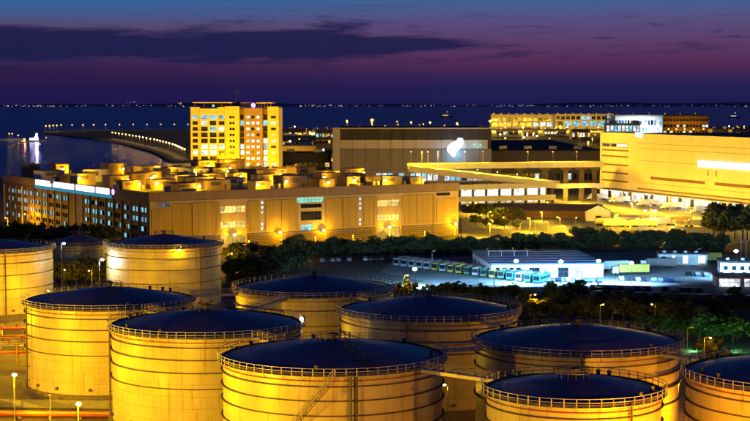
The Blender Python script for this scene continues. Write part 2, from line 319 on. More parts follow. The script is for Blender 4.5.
# ------------------------------------------------------------------ storage tanks
def tank(X, Y, dia, hgt, roof_h, label, rings, stair=None, pipe=(), rib=None, nozzle_a=None, platform=None):
    t = thing('storage_tank', label, 'tank', (X, Y, 0), 0, 'oil storage tanks of the tank farm')
    Rr = dia / 2; n = 96; z0 = 2.2
    obj('foundation', MB().lathe([(Rr + .1, 2.2), (Rr + .9, 2.15), (Rr + .9, -.1)], 64), 'concrete_dark', t)
    # shell with its own uv (metres round the wall, metres up)
    me = bpy.data.meshes.new('shell'); vs = []; fs = []; uvs = []
    for i in range(n):
        a = 2 * PI * i / n; vs += [(Rr * math.cos(a), Rr * math.sin(a), z0), (Rr * math.cos(a), Rr * math.sin(a), hgt)]
    for i in range(n):
        j = (i + 1) % n; fs.append((2 * i, 2 * j, 2 * j + 1, 2 * i + 1)); u0, u1 = i / n * PI * dia + X, (i + 1) / n * PI * dia + X
        uvs += [(u0, z0), (u1, z0), (u1, hgt), (u0, hgt)]
    me.from_pydata(vs, [], fs); ul = me.uv_layers.new(name='UVMap')
    for k, q in enumerate(uvs): ul.data[k].uv = q
    for p in me.polygons: p.use_smooth = True
    me.materials.append(MATS['tank_paint']); obj('shell', me, None, t)
    prof = []
    for k in range(9):
        q = k / 8; prof.append((max(.01, (Rr - .05) * (1 - q)), hgt - .15 + roof_h * (.18 * q * (1 - q) * 2 + q)))
    ro = obj('roof', MB().lathe(prof, n), 'roof_paint', t, smooth=True)
    obj('kerb_angle', MB().lathe([(Rr - .02, hgt - .1), (Rr + .18, hgt - .1), (Rr + .18, hgt + .12), (Rr - .02, hgt + .12)], n, True), 'ring_steel', t)
    for dz in rings:
        z = hgt - dz
        obj('stiffener_ring', MB().lathe([(Rr - .02, z - .07), (Rr + .4, z - .08), (Rr + .4, z + .07), (Rr - .02, z + .06)], n, True), 'ring_steel', t)
    # ring walkway and guard rail round the rim
    obj('rim_walkway', MB().lathe([(Rr + .2, hgt - .3), (Rr + .95, hgt - .3), (Rr + .95, hgt - .22), (Rr + .2, hgt - .22)], n, True), 'rail_steel', t)
    g_ = MB(); cnt = int(PI * dia / 1.7)
    for i in range(cnt):
        a = 2 * PI * i / cnt; c, s_ = math.cos(a) * (Rr + .88), math.sin(a) * (Rr + .88)
        g_.tube((c, s_, hgt - .25), (c, s_, hgt + 1.05), .075, 4)
        if i % 2 == 0: g_.tube((math.cos(a) * Rr, math.sin(a) * Rr, hgt - 1.0), (c, s_, hgt - .3), .05, 4)
    for z in (hgt + .5, hgt + 1.05):
        g_.lathe([(Rr + .84, z - .04), (Rr + .92, z - .04), (Rr + .92, z + .04), (Rr + .84, z + .04)], n, True)
    obj('guard_rail', g_, 'rail_steel', t)
    # thin fire-water pipe below the rim with its stand-offs
    obj('foam_pipe', MB().lathe([(Rr + .2, hgt - 1.15), (Rr + .32, hgt - 1.15), (Rr + .32, hgt - 1.03), (Rr + .2, hgt - 1.03)], n, True), 'red_pipe', t)
    # apex vent with its little rail, roof hatches, gauge wells
    top = hgt + roof_h
    va = MB(); va.lathe([(.55, top - .3), (.55, top + .5), (.9, top + .5), (.9, top + .75), (.01, top + 1.0)], 12); obj('apex_vent', va, 'dark_steel', ro)
    ar = MB()
    for i in range(16):
        a = 2 * PI * i / 16; ar.tube((3.0 * math.cos(a), 3.0 * math.sin(a), top - .7), (3.0 * math.cos(a), 3.0 * math.sin(a), top + .75), .05, 4)
    for z in (top + .3, top + .75): ar.lathe([(2.95, z - .04), (3.05, z - .04), (3.05, z + .04), (2.95, z + .04)], 24, True)
    obj('apex_rail', ar, 'dark_steel', ro)
    for k in range(5):
        a = rnd.uniform(0, 2 * PI); rr = Rr * .9; zz = hgt - .15 + roof_h * (.1 + .18 * .18)
        obj('roof_hatch', MB().lathe([(.01, .9), (.42, .9), (.42, .75), (.32, .75), (.32, -.2)], 10), 'dark_steel', ro, (rr * math.cos(a), rr * math.sin(a), zz))
    if rib is not None:
        a = R(rib); w = MB(); c, s_ = math.cos(a), math.sin(a); pa = [(r, z) for r, z in prof if r > 2.5]
        for off in (-.55, .55):
            for k in range(len(pa) - 1):
                (r0, q0), (r1, q1) = pa[k], pa[k + 1]
                w.tube((r0 * c - off * s_, r0 * s_ + off * c, q0 + .25), (r1 * c - off * s_, r1 * s_ + off * c, q1 + .25), .1, 4)
                w.tube((r0 * c - off * s_, r0 * s_ + off * c, q0), (r0 * c - off * s_, r0 * s_ + off * c, q0 + 1.0), .05, 4)
                w.tube((r0 * c - off * s_, r0 * s_ + off * c, q0 + 1.0), (r1 * c - off * s_, r1 * s_ + off * c, q1 + 1.0), .05, 4)
        obj('roof_ladder', w, 'dark_steel', ro)
    if stair:
        a0, a1 = R(stair[0]), R(stair[1]); st_ = MB(); sr = MB(); ns = 78
        for i in range(ns):
            q = i / (ns - 1); a = a0 + (a1 - a0) * q; z = .4 + (hgt - .5) * q; da = (a1 - a0) / ns * .55
            for (ra, rb, m_, h_) in ((Rr + .3, Rr + 1.25, st_, .05),):
                p = [(ra, a - da), (rb, a - da), (rb, a + da), (ra, a + da)]
                m_.prism([(r * math.cos(b), r * math.sin(b)) for r, b in p], z, z + h_)
            if i % 4 == 0:
                for r in (Rr + .3, Rr + 1.25): sr.tube((r * math.cos(a), r * math.sin(a), z), (r * math.cos(a), r * math.sin(a), z + 1.1), .04, 4)
            if i < ns - 1:
                b = a0 + (a1 - a0) * (i + 1) / (ns - 1); zb = .4 + (hgt - .5) * (i + 1) / (ns - 1)
                for r in (Rr + .3, Rr + 1.25):
                    for dz in (0, .55, 1.1): sr.tube((r * math.cos(a), r * math.sin(a), z + dz), (r * math.cos(b), r * math.sin(b), zb + dz), .09 if dz == 0 else .045, 4)
        sf = obj('stairway', st_, 'rail_steel', t); sf['kind'] = 'stuff'; obj('handrail', sr, 'rail_steel', sf)['kind'] = 'stuff'
    for a in pipe:
        a = R(a); c, s_ = math.cos(a), math.sin(a); pm = MB(); pm.tube((c * (Rr + .62), s_ * (Rr + .62), .3), (c * (Rr + .62), s_ * (Rr + .62), hgt + .1), .17, 8)
        po = obj('riser_pipe', pm, 'ring_steel', t); bk = MB()
        for z in range(4, int(hgt), 3): bk.tube((c * Rr, s_ * Rr, z), (c * (Rr + .62), s_ * (Rr + .62), z), .08, 4)
        obj('pipe_bracket', bk, 'ring_steel', po)['kind'] = 'stuff'
    for k in range(7):
        a = R(-160 + k * 22 + rnd.uniform(-6, 6)); c, s_ = math.cos(a), math.sin(a)
        obj('shell_manhole', MB().tube((c * (Rr - .1), s_ * (Rr - .1), 3.4), (c * (Rr + .45), s_ * (Rr + .45), 3.4), .34, 10), 'ring_steel', t)
    return t
RG = (2.0, 4.35, 6.8, 9.8); RG2 = (3.2, 6.7, 10.8)
def TK(cpx, w, ry, label, hgt=20.5, roof=3.1, rings=RG, D=None, **kw):
    D = D or (H - hgt) * F / (ry - 104.0); c = at(cpx, D); dia = w * D / F
    tank(c.x, D, dia, hgt, roof, label, rings, **kw); return (c.x, D, dia / 2)
T1 = TK(-13, 126, 248, 'bright yellow lit tank cut off by the left picture edge', rings=RG2, pipe=(-62,))
T2 = TK(163, 114, 243.5, 'yellow lit tank farthest back, with a lamp on its rim and the long warehouse behind', rings=RG2, pipe=(-45,))
T3 = TK(107.5, 165, 300, 'yellow tank at left whose concrete foundation shows above two street lamps', pipe=(-150,), stair=(60, 150))
T4 = TK(205.5, 189, 324.5, 'large yellow tank with red riser pipe between the two foremost left tanks', pipe=(-178,), rib=40)
T5 = TK(332.5, 221, 357, 'largest foremost tank in the middle with a diagonal stairway on its wall', pipe=(-80, -77), stair=(-135, -88), rib=-65)
T6 = TK(314, 158, 288, 'dim amber tank behind the foremost middle tank, beside the dark trees', rings=RG2)
T7 = TK(429.5, 177, 310, 'dim brownish tank right of centre in front of the bus depot', pipe=(-105,))
T8 = TK(578.5, 203, 341, 'big orange tank at right with its left half in shadow', pipe=(-95,))
T9 = TK(575.5, 175, 391, 'smaller tank at the bottom right in front of the half shadowed tank', roof=2.4, pipe=(-60,))
T10 = TK(807, 231, 375, 'orange tank cut off by the right picture edge')
T11 = TK(78, 54, 243, 'small dark domed tank far back between the two left rear tanks', hgt=12, roof=3.8, rings=(2, 5), D=572)

# walkway bridges between neighbouring rims
def bridge(A, Bk, aa, ab, label, z=20.3):
    a = Vector((A[0] + (A[2] + .9) * math.cos(R(aa)), A[1] + (A[2] + .9) * math.sin(R(aa)), z)); b = Vector((Bk[0] + (Bk[2] + .9) * math.cos(R(ab)), Bk[1] + (Bk[2] + .9) * math.sin(R(ab)), z))
    d = (b - a); ln = d.length; rz = math.atan2(d.y, d.x); t = thing('footbridge', label, 'footbridge', a, rz, 'steel footbridges between tank rims')
    obj('deck', B(0, ln, -.6, .6, -.12, 0), 'rail_steel', t)
    for sgn in (-1, 1):
        m = MB(); k = max(2, int(ln / 1.5))
        for i in range(k + 1): m.tube((ln * i / k, .58 * sgn, 0), (ln * i / k, .58 * sgn, 1.15), .05, 4)
        for i in range(k): m.tube((ln * i / k, .58 * sgn, 0), (ln * (i + 1) / k, .58 * sgn, 1.15), .035, 4)
        for q in (.6, 1.15): m.tube((0, .58 * sgn, q), (ln, .58 * sgn, q), .05, 4)
        obj('railing', m, 'rail_steel', t)
        obj('girder', B(0, ln, .56 * sgn - .06, .56 * sgn + .06, -.55, -.121), 'rail_steel', t)
def ang(A, Bk): return math.degrees(math.atan2(Bk[1] - A[1], Bk[0] - A[0]))
for A, Bk, lb in ((T4, T5, 'footbridge joining the yellow tank at left to the largest foremost tank'), (T5, T8, 'footbridge from the foremost middle tank towards the half shadowed tank'),
                  (T3, T4, 'footbridge between the two bright yellow left tanks'), (T7, T8, 'footbridge between the dim brownish tank and the half shadowed tank'),
                  (T6, T7, 'footbridge between the two dim rear tanks'), (T8, T10, 'footbridge from the half shadowed tank to the tank at right edge'), (T3, T6, 'footbridge from the left yellow tank back to the dim amber tank'), (T5, T9, 'footbridge from the foremost middle tank to the smaller tank at bottom right'), (T4, T6, 'footbridge from the large yellow tank back to the dim amber tank')):
    bridge(A, Bk, ang(A, Bk), ang(Bk, A), lb)

# ------------------------------------------------------------------ lamps
LM = {}
def lampmesh(kind, h, armlen, rb, bm):
    k = (kind, h, armlen, rb, bm)
    if k not in LM:
        post = MB().tube((0, 0, 0), (0, 0, h), .14, 6, .07); post.tube((0, 0, 0), (0, 0, .8), .2, 6)
        arm = MB().tube((0, 0, h), (armlen, 0, h + .35), .06, 5)
        hd = MB().box(armlen - .5, armlen + .6, -.22, .22, h + .28, h + .45)
        bulb = MB().ball((armlen + .1, 0, h + .12), rb, .7)
        LM[k] = [post.mesh('post', 'galv'), arm.mesh('arm', 'galv'), hd.mesh('lamp_head', 'galv'), bulb.mesh('bulb', bm)]
    return LM[k]
def ordn(i):
    w = ['first', 'second', 'third', 'fourth', 'fifth', 'sixth', 'seventh', 'eighth', 'ninth', 'tenth', 'eleventh', 'twelfth', 'thirteenth', 'fourteenth', 'fifteenth', 'sixteenth', 'seventeenth', 'eighteenth', 'nineteenth', 'twentieth']
    if i < 20: return w[i]
    t_ = ('twenty', 'thirty', 'forty')[(i + 1) // 10 - 2]; u_ = (i + 1) % 10
    return t_ + '-' + w[u_ - 1] if u_ else {30: 'thirtieth', 40: 'fortieth'}[i + 1]
def street_lamp(x, y, label, group, h=10.0, rot=0.0, power=0, c=SOD, arm=1.5, rb=.42, bm='bulb_sodium', z=0.0, name='street_lamp'):
    ms = lampmesh('s', h, arm, rb, bm); t = thing(name, label, 'lamp', (x, y, z), rot, group)
    for nm, me in zip(('post', 'arm', 'lamp_head', 'bulb'), ms): obj(nm, me, None, t)
    if power: point_light(t, (arm + .1, 0, h - rb - .35), power, c)
    return t
def flood(x, y, label, group, rot, power, c=SOD, z=0.0, bm='bulb_sodium', h=1.6):
    t = thing('floodlight', label, 'floodlight', (x, y, z), rot, group)
    k = ('flood', bm, h)
    if k not in LM:
        LM[k] = [MB().tube((0, 0, 0), (0, 0, h), .1, 6).mesh('stand', 'galv'), MB().box(-.4, .1, -.5, .5, h, h + .8).mesh('housing', 'dark_steel'), MB().box(.101, .13, -.42, .42, h + .08, h + .72).mesh('lens', bm)]
    for nm, me in zip(('stand', 'housing', 'lens'), LM[k]): obj(nm, me, None, t)
    point_light(t, (1.0, 0, h + .5), power, c, .3)
p = G(14, 375, 10); street_lamp(p.x, p.y, 'lit sodium street lamp nearest the left edge in front of the left tanks', 'tank road lamps', rot=-1.2, power=15000, arm=.6, rb=.55)
p = G(78, 404, 10); street_lamp(p.x, p.y, 'lit sodium street lamp before the foundation of the left yellow tank', 'tank road lamps', rot=-1.2, power=12000, arm=.6, rb=.55)
p = G(50, 397, 10); street_lamp(p.x, p.y, 'unlit thin lamp pole between the two burning lamps at lower left', 'tank road lamps', rot=1.9, arm=.4, rb=.12, bm='galv')
GL = ' sodium lamp from left on the near road before the tanks'
for li_, (x, y, pw, cc) in enumerate(sorted(((-104, 286, 130000, SOD), (-50, 232, 88000, SOD), (-42, 206, 42000, SOD), (-108, 352, 60000, SOD), (53, 195, 108000, SODR), (100, 205, 60000, SODR), (44, 178, 75000, SODR)), key=lambda q_: q_[0] / q_[1])):
    street_lamp(x, y, ordn(li_) + GL, 'tank road lamps out along the near road', h=15, power=pw, c=cc, rot=rnd.uniform(0, 6), arm=.6, rb=.5)
GL = ' sodium lamp from left in the alleys between the tanks'
for li_, (x, y, pw, cc) in enumerate(sorted(((-85, 402, 60000, SOD), (-42, 352, 12000, SOD), (-36, 410, 16000, SOD), (-94, 440, 9000, SOD), (62, 297, 20000, SODR), (55.5, 266.5, 5200, SODR), (14, 292, 500, SOD), (-16, 322, 1800, SOD)), key=lambda q_: q_[0] / q_[1])):
    street_lamp(x, y, ordn(li_) + GL, 'lamps between the tanks', power=pw, c=cc, rot=rnd.uniform(0, 6), arm=.6, rb=.4)
# wall lamp on the rim of the far yellow tank, white flood left of it
def wall_lamp(x, y, z, rot, label, group, power, c=SOD, bm='bulb_sodium', r=.4):
    t = thing('wall_lamp', label, 'lamp', (x, y, z), rot, group)
    obj('bracket', B(-.25, .9, -.08, .08, -.08, .08), 'dark_steel', t); obj('bulb', MB().ball((1.2, 0, 0), r, .8), bm, t)
    if power: point_light(t, (1.2 + r + .4, 0, -.3), power, c, .25)
a = R(-68); wall_lamp(T2[0] + T2[2] * math.cos(a), T2[1] + T2[2] * math.sin(a), 20.0, a, 'small burning lamp on the rim of the farthest yellow tank', None, 1500, r=.45)
for (px, D, dz) in ((60, 520, 12), (98, 466, 12)):
    q = at(px, D); street_lamp(q.x, q.y, 'white lamp beside the small domed tank, ' + ('left one' if px < 80 else 'next to the farthest yellow tank'), 'white lamps near the domed tank', h=16.5, power=3400 if px > 80 else 700, c=WHT, bm='bulb_white', rb=.5, arm=.8)
a = R(20); wall_lamp(T4[0] + T4[2] * math.cos(a), T4[1] + T4[2] * math.sin(a), 20.6, a - .9, 'pale lamp at the right rim of the large yellow tank', None, 500, c=(1, .8, .45), bm='bulb_white', r=.35)

# ------------------------------------------------------------------ pipe racks, bund walls, fences in the tank farm
def pipe_rack(x, y, rz, ln, label, red):
    t = thing('pipe_rack', label, 'pipe rack', (x, y, 0), rz, 'pipe racks beside the tanks')
    for i in range(int(ln / 6) + 1):
        obj('frame', MB().tube((i * 6, -2, 0), (i * 6, -2, 5), .16, 4).tube((i * 6, 2, 0), (i * 6, 2, 5), .16, 4).tube((i * 6, -2.2, 2.6), (i * 6, 2.2, 2.6), .14, 4).tube((i * 6, -2.2, 4.9), (i * 6, 2.2, 4.9), .14, 4), 'yellow_paint', t)
    for k in range(7):
        yy = -1.7 + k * .57; m = 'red_pipe' if (k % 3 == 0) == red else ('rail_steel' if k % 2 else 'yellow_paint')
        obj('pipe', MB().tube((-1, yy, 5.2 if k % 2 else 2.95), (ln + 1, yy, 5.2 if k % 2 else 2.95), .2 + .05 * (k % 3), 8), m, t)
    for k in range(int(ln / 3)):
        v = obj('valve', MB().lathe([(.01, .9), (.3, .85), (.3, .6), (.12, .55), (.12, -.2)], 8), 'red_pipe', t, (k * 3 + 1, rnd.choice((-1.7, -.56, .57)), 5.5))
        obj('hand_wheel', MB().lathe([(.3, .95), (.42, .95), (.42, 1.03), (.3, 1.03)], 10, True), 'red_pipe', v)
pipe_rack(-112, 372, R(8), 34, 'red and yellow pipe rack behind the street lamp at left edge', True)
pipe_rack(-110, 398, R(8), 36, 'pipe rack lower against the wall of the left edge tank', False)
pipe_rack(-85, 318, R(-62), 16, 'pipe rack with red valves in the lower left corner', True)
pipe_rack(52, 262, R(62), 24, 'pipe rack between the half shadowed tank and the right edge tank', True)
pl = thing('pipeline', 'bundle of ground pipes in front of the left tank at the picture bottom', 'pipeline', (-92, 314, 0), R(-3))
for k in range(5): obj('pipe', MB().tube((0, -k * .9, .7), (52, -k * .9, .7), .22 + .06 * (k % 3), 8), ('rail_steel', 'red_pipe', 'yellow_paint', 'rail_steel', 'red_pipe')[k], pl)
for k in range(9): obj('pipe_support', B(k * 6.3 + .6, k * 6.3 + 1.1, -4.1, .5, 0, .45), 'concrete', pl)
w = thing('handrail', 'yellow handrail at the foot of the left tank by the street lamp', 'handrail', (-60, 292, 0), R(-20))
obj('rail', MB().tube((0, 0, 1.1), (14, 0, 1.1), .16, 6), 'yellow_paint', w); obj('rail', MB().tube((0, 0, .55), (14, 0, .55), .08, 6), 'yellow_paint', w)
for i in range(8): obj('post', MB().tube((i * 2, 0, 0), (i * 2, 0, 1.1), .1, 6), 'yellow_paint', w)
def bund(x0, y0, x1, y1, label, h=1.6):
    d = Vector((x1 - x0, y1 - y0, 0)); t = thing('bund_wall', label, 'wall', (x0, y0, 0), math.atan2(d.y, d.x), 'concrete bund walls'); k = max(1, int(d.length / 6)); w_ = d.length / k
    me = B(.02, w_ - .02, -.15, .15, 0, h).mesh('wall_panel', 'concrete')
    for i in range(k): obj('wall_panel', me, None, t, (i * w_, 0, 0))
    obj('coping', B(-.1, d.length + .1, -.22, .22, h, h + .14), 'concrete', t)
bund(-92, 322, -38, 318, 'low concrete bund wall in front of the left yellow tank')
bund(70, 300, 100, 268, 'concrete bund wall between the half shadowed tank and right edge tank', 3.0)
bund(-110, 430, -90, 446, 'low concrete bund wall beside the left edge tank')

# ------------------------------------------------------------------ walls with real openings
def holed_wall(w, h, holes, depth=.5, z0=0.0):
    xs = sorted({0, w} | {v for q in holes for v in q[:2]}); zs = sorted({z0, h} | {v for q in holes for v in q[2:4]})
    mb = MB(); idx = {}
    def vid(x, y, z):
        k = (round(x, 3), y, round(z, 3))
        if k not in idx: idx[k] = len(mb.v); mb.v.append(k)
        return idx[k]
    for i in range(len(xs) - 1):
        for j in range(len(zs) - 1):
            cx, cz = (xs[i] + xs[i + 1]) / 2, (zs[j] + zs[j + 1]) / 2
            if any(q[0] < cx < q[1] and q[2] < cz < q[3] for q in holes): continue
            mb.f.append((vid(xs[i], 0, zs[j]), vid(xs[i + 1], 0, zs[j]), vid(xs[i + 1], 0, zs[j + 1]), vid(xs[i], 0, zs[j + 1])))
    for (x0, x1, za, zb) in [q[:4] for q in holes]:
        for (ax, az_, bx_, bz) in ((x0, za, x1, za), (x1, za, x1, zb), (x1, zb, x0, zb), (x0, zb, x0, za)):
            mb.f.append((vid(ax, 0, az_), vid(bx_, 0, bz), vid(bx_, depth, bz), vid(ax, depth, az_)))
    return mb
PANES = {}
def facade(parent, w, h, holes, m, loc, rz, depth=.5, z0=0.0, sill=None, name='wall', pane='window'):
    """holes: (x0, x1, z0, z1, pane material)"""
    o = obj(name, holed_wall(w, h, holes, depth, z0), m, parent, loc, rz)
    for q in holes:
        x0, x1, za, zb, pm = q[:5]; k = (round(x1 - x0, 2), round(zb - za, 2), pm, depth)
        if k not in PANES:
            PANES[k] = B(0, x1 - x0, depth * .75, depth * .75 + .08, 0, zb - za).mesh('window', pm)
            mm = MB(); ww, hh = x1 - x0, zb - za
            nx = max(1, round(ww / 2.0))
            for i in range(1, nx): mm.box(ww * i / nx - .05, ww * i / nx + .05, depth * .75 - .07, depth * .75 - .002, 0, hh)
            if hh > 2.2: mm.box(0, ww, depth * .75 - .06, depth * .75 - .003, hh * .55 - .05, hh * .55 + .05)
            PANES[(k, 'f')] = mm.mesh('mullion', 'dark_steel') if mm.v else None
        p_ = obj(pane, PANES[k], None, o, (x0, 0, za))
        if PANES[(k, 'f')] and 2.4 < (x1 - x0) < 20: o2 = obj('mullion', PANES[(k, 'f')], None, o, (x0, 0, za))
        if sill: obj('sill', B(x0 - .1, x1 + .1, -.2, 0, za - .18, za), sill, o)
    return o

# ------------------------------------------------------------------ the long warehouse
PHI = math.atan2(.523, .852)
W = thing('long_warehouse', 'long low cream warehouse with rooftop plant rooms behind the tanks', 'warehouse', (-98, 665, 0), PHI)
LW, DW, HW = 163.0, 200.0, 25.0
obj('core', B(.9, LW - .02, .9, DW - .9, 0, HW - 1.2), 'roof_felt', W)
fh = []
def lit(p=.5, a='win_warm', b='glass_dark'): return a if rnd.random() < p else b
for (s0, s1) in ((34, 46.5), (116, 129)):
    fh += [(s0, s1, 15.4, 18.4, 'win_warm'), (s0, s1, 8.6, 11.4, 'win_warm'), (s0, s1, .3, 5.4, 'deep_lit')]
fh += [(75, 81, 5.8, 8.4, 'win_teal'), (75, 86, 10.4, 14.6, 'glass_dark'), (75, 86, 16.2, 18, 'glass_dark'), (73, 87, 18.6, 21, 'win_green')]
for s in (54.5, 106.3):
    for z in (19.4, 17.2, 15.0, 9.6, 7.6): fh.append((s, s + 1.3, z - .6, z + .6, 'win_white'))
fh += [(150, 158, 19.6, 21.0, 'glass_dark'), (4.2, 9.6, 19.0, 21.0, 'glass_dark')]
fw = facade(W, LW, 25, fh, 'cream_wall', (0, 0, 0), 0, .8)
obj('cornice', B(-.3, LW + .3, -.5, -.002, 22.0, 25.6), 'parapet', W)
obj('cornice_dark_strip', B(-.1, LW + .1, -.25, -.003, 21.55, 21.98), 'brown_louvre', W)  # dark brown strip below the cornice
edges = [.6, 10.5, 20, 33.4, None, 47.2, 53.6, None, 56.6, 64.5, 72.4, None, 88, 97, 105.4, None, 108.6, 115.2, None, 130, 138.5, 149.2, None, 150, 162.4]
for a, b in zip(edges[:-1], edges[1:]):
    if a is None or b is None: continue
    top = 18.2 if a in (.6,) or a == 150 else 20.4
    obj('wall_panel', B(a + .12, b - .12, -.35, -.004, 6.4, top), 'cream_panel', W)
    for k in range(1, int((b - a) / 3.2)): obj('panel_rib', B(a + k * (b - a) / int((b - a) / 3.2) - .08, a + k * (b - a) / int((b - a) / 3.2) + .08, -.42, -.352, 6.5, top - .1), 'seam_dark', W)
for a, b in ((.6, 33.4), (47.2, 115.2), (130, 162.4)):
    for k in range(6): obj('base_louvre', B(a, b, -.75 - (k % 2) * .05, -.36, .5 + k * .92, 1.2 + k * .92), 'brown_louvre', W)
for s in (33.4, 46.9, 73, 87.5, 115.6, 129.5, 64.5, 97, 148, 20):
    obj('downpipe', MB().tube((s, -.95, 0), (s, -.95, 20), .16, 6), 'parapet', W)
obj('sign_board', B(4.2, 9.6, -.2, -.005, 18.9, 21.1), 'seam_dark', W)
sg = [o for o in W.children if o.name.startswith('sign_board')][0]
obj('sign_letter_blocks', MB().box(4.5, 5.2, -.26, -.201, 19.3, 20.7).box(5.5, 6.8, -.26, -.201, 19.3, 20.7).box(7.1, 8.0, -.26, -.201, 19.3, 20.7).box(8.2, 9.3, -.26, -.201, 19.3, 20.7), 'glass_dark', sg)
# the dark left side with teal windows, a band of glowing sign boxes above
lh = []
for i in range(20):
    t0 = 4 + i * 9.8
    for j, z in enumerate((4.0, 8.2, 12.4, 16.6)):
        if 76 < t0 < 96: continue
        pr = .85 if j == 3 else (.7 if j in (1, 2) else .4)
        if 96 < t0 < 118 and j < 3: pr = .12
        pm = 'win_teal' if rnd.random() < pr else 'glass_dark'
        lh.append((DW - t0 - 6.2, DW - t0 - 2.6, z, z + 2.1, pm)); 
        pm = 'win_teal' if rnd.random() < pr * .7 else ('win_white' if rnd.random() < .06 else 'glass_dark')
        lh.append((DW - t0 - 2.2, DW - t0 + .6, z, z + 2.1, pm))
for z in (3, 7.6, 12.2, 16.8): lh.append((DW - 89, DW - 87.6, z, z + 3.6, 'win_white')); lh.append((DW - 85.6, DW - 84.2, z, z + 3.6, 'win_white'))
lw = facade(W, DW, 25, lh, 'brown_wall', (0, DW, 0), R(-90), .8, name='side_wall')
for i in range(21):
    obj('pilaster', B(i * 9.8 - .35 + 2, i * 9.8 + .35 + 2, -.5, -.004, 0, 20.6), 'clad_mid' if i % 3 else 'slab', lw)
obj('side_cornice', B(-.3, DW + .45, -.5, -.003, 22.0, 25.6), 'parapet', lw)
for (ta, tb) in ((45, 60.5), (63.5, 87), (90.5, 119), (122.5, 145)):
    obj('sign_box', B(DW - tb, DW - ta, -1.0, -.502, 22.6, 25.2), 'sign_white', lw)
obj('sign_teal_strip', B(DW - 147, DW - 42, -.8, -.503, 20.9, 22.4), 'sign_teal', lw)
obj('sign_logo', MB().tube((DW - 40, -.52, 24), (DW - 40, -.9, 24), 1.3, 12), 'sign_purple', lw)
obj('right_end_wall', B(LW - .9, LW, .003, DW, 0, 25), 'cream_wall', W); obj('rear_wall', B(0, LW - .92, DW - .9, DW, 0, 25), 'cream_wall', W)
obj('roof_deck', B(.9, LW - .9, .9, DW - .9, HW - 1.19, HW - .7), 'roof_felt', W)
# plant rooms on the roof, most with a burning wall lamp
pos = []
for gx in range(9):
    for gy in range(7):
        pos.append((10 + gx * 17 + rnd.uniform(-3, 3), 14 + gy * 27 + rnd.uniform(-6, 6)))
for k, (x, y) in enumerate(pos):
    if rnd.random() < .10: continue
    sx, sy, sz = rnd.uniform(7, 14), rnd.uniform(7, 12), rnd.uniform(2.8, 5.8)
    if y > 150: sz += 1.5
    u = obj('plant_room', B(-sx / 2, sx / 2, 0, sy, -.75, sz), rnd.choice(('cream_wall', 'cream_wall', 'white_wall', 'parapet', 'tower_wall')), W, (x, y, HW))
    obj('roof_cap', B(-sx / 2 - .3, sx / 2 + .3, -.3, sy + .3, sz, sz + .3), 'parapet', u)
    obj('louvre', B(-sx * .3, sx * .1, -.12, -.003, sz * .45, sz * .85), 'brown_louvre', u)
    if k % 3 == 0: obj('roof_fan', MB().lathe([(.01, sz + 1.3), (1.1, sz + 1.2), (1.1, sz + .3)], 12), 'galv', u, (sx * .2, sy * .5, 0))
    if k % 2 == 0: obj('door', B(sx * .25, sx * .25 + 1.1, -.1, -.004, 0, 2.2), 'dark_steel', u)
    if rnd.random() < .75:
        side = rnd.choice((-.42, .0, .42)) * sx
        l_ = obj('wall_lamp', MB().ball((side, -.9, sz * .6), .75, .8), 'bulb_sodium', u)
        point_light(u, (side, -2.4, sz * .6 - .5), rnd.uniform(2200, 7500), SOD, .3)
    if k % 3 == 1:
        obj('water_drum', MB().lathe([(.01, 3.0), (1.5, 2.8), (1.6, 2.5), (1.6, 0)], 14), 'galv', W, (x - sx / 2 - 2.2, y + 2, HW - .69))
        obj('pipe_run', MB().tube((x - sx / 2 - 1, y - 2.2, HW), (x + sx / 2 + 4, y - 2.2, HW), .16, 6), 'galv', W)
    if k % 4 == 1:
        dm = MB(); dm.box(-.6, .6, 0, 9, .5, 1.5); dm.box(-.6, .6, 0, 1.2, 1.5, sz * .6); obj('duct', dm, 'galv', W, (x + sx / 2 + 1.6, y, HW - .6))
    if k % 5 == 2:
        for q in range(3): obj('air_unit', B(0, 1.8, 0, 1.6, 0, 1.7), 'galv', W, (x - 4 + q * 2.4, y - 4.5, HW - .69))
mast = MB()
for k in range(4): obj('aerial_mast', MB().tube((0, 0, 0), (0, 0, 9), .1, 5), 'galv', W, (20 + k * 37, 190 - k * 9, HW - .7))
# unseen floods added to wash its front wall, lamps over its base
Wf = lambda s, d, z=0: Vector((-98 + .852 * s + .523 * d, 665 + .523 * s - .852 * d, z))
for s in (6, 26, 44, 62, 80, 98, 116, 134, 152):
    q = Wf(s, 17); flood(q.x, q.y, ordn(s // 18) + ' added floodlight from left, unseen behind the hedge, washing the long warehouse', 'added floodlights along the warehouse', PHI + PI / 2, 2600, (1, .50, .0))
for s in (63, 86, 122, 160, 40):
    q = Wf(s, .9, 5.6); wall_lamp(q.x, q.y, 5.6, PHI - PI / 2, ordn((40, 63, 86, 122, 160).index(s)) + ' burning lamp from left low on the front wall of the long warehouse', 'base lamps on the warehouse', 7000, r=.8)
for t_ in (20, 60, 100, 150, 185):
    q = Vector((-98 - .523 * t_ - .852 * 22, 665 + .852 * t_ - .523 * 22, 0)); flood(q.x, q.y, ordn((185, 150, 100, 60, 20).index(t_)) + ' ground floodlight from left below the dark side of the long warehouse', 'floodlights at the dark side', PHI, 2600 if t_ > 120 else 350, (1, .5, .0))

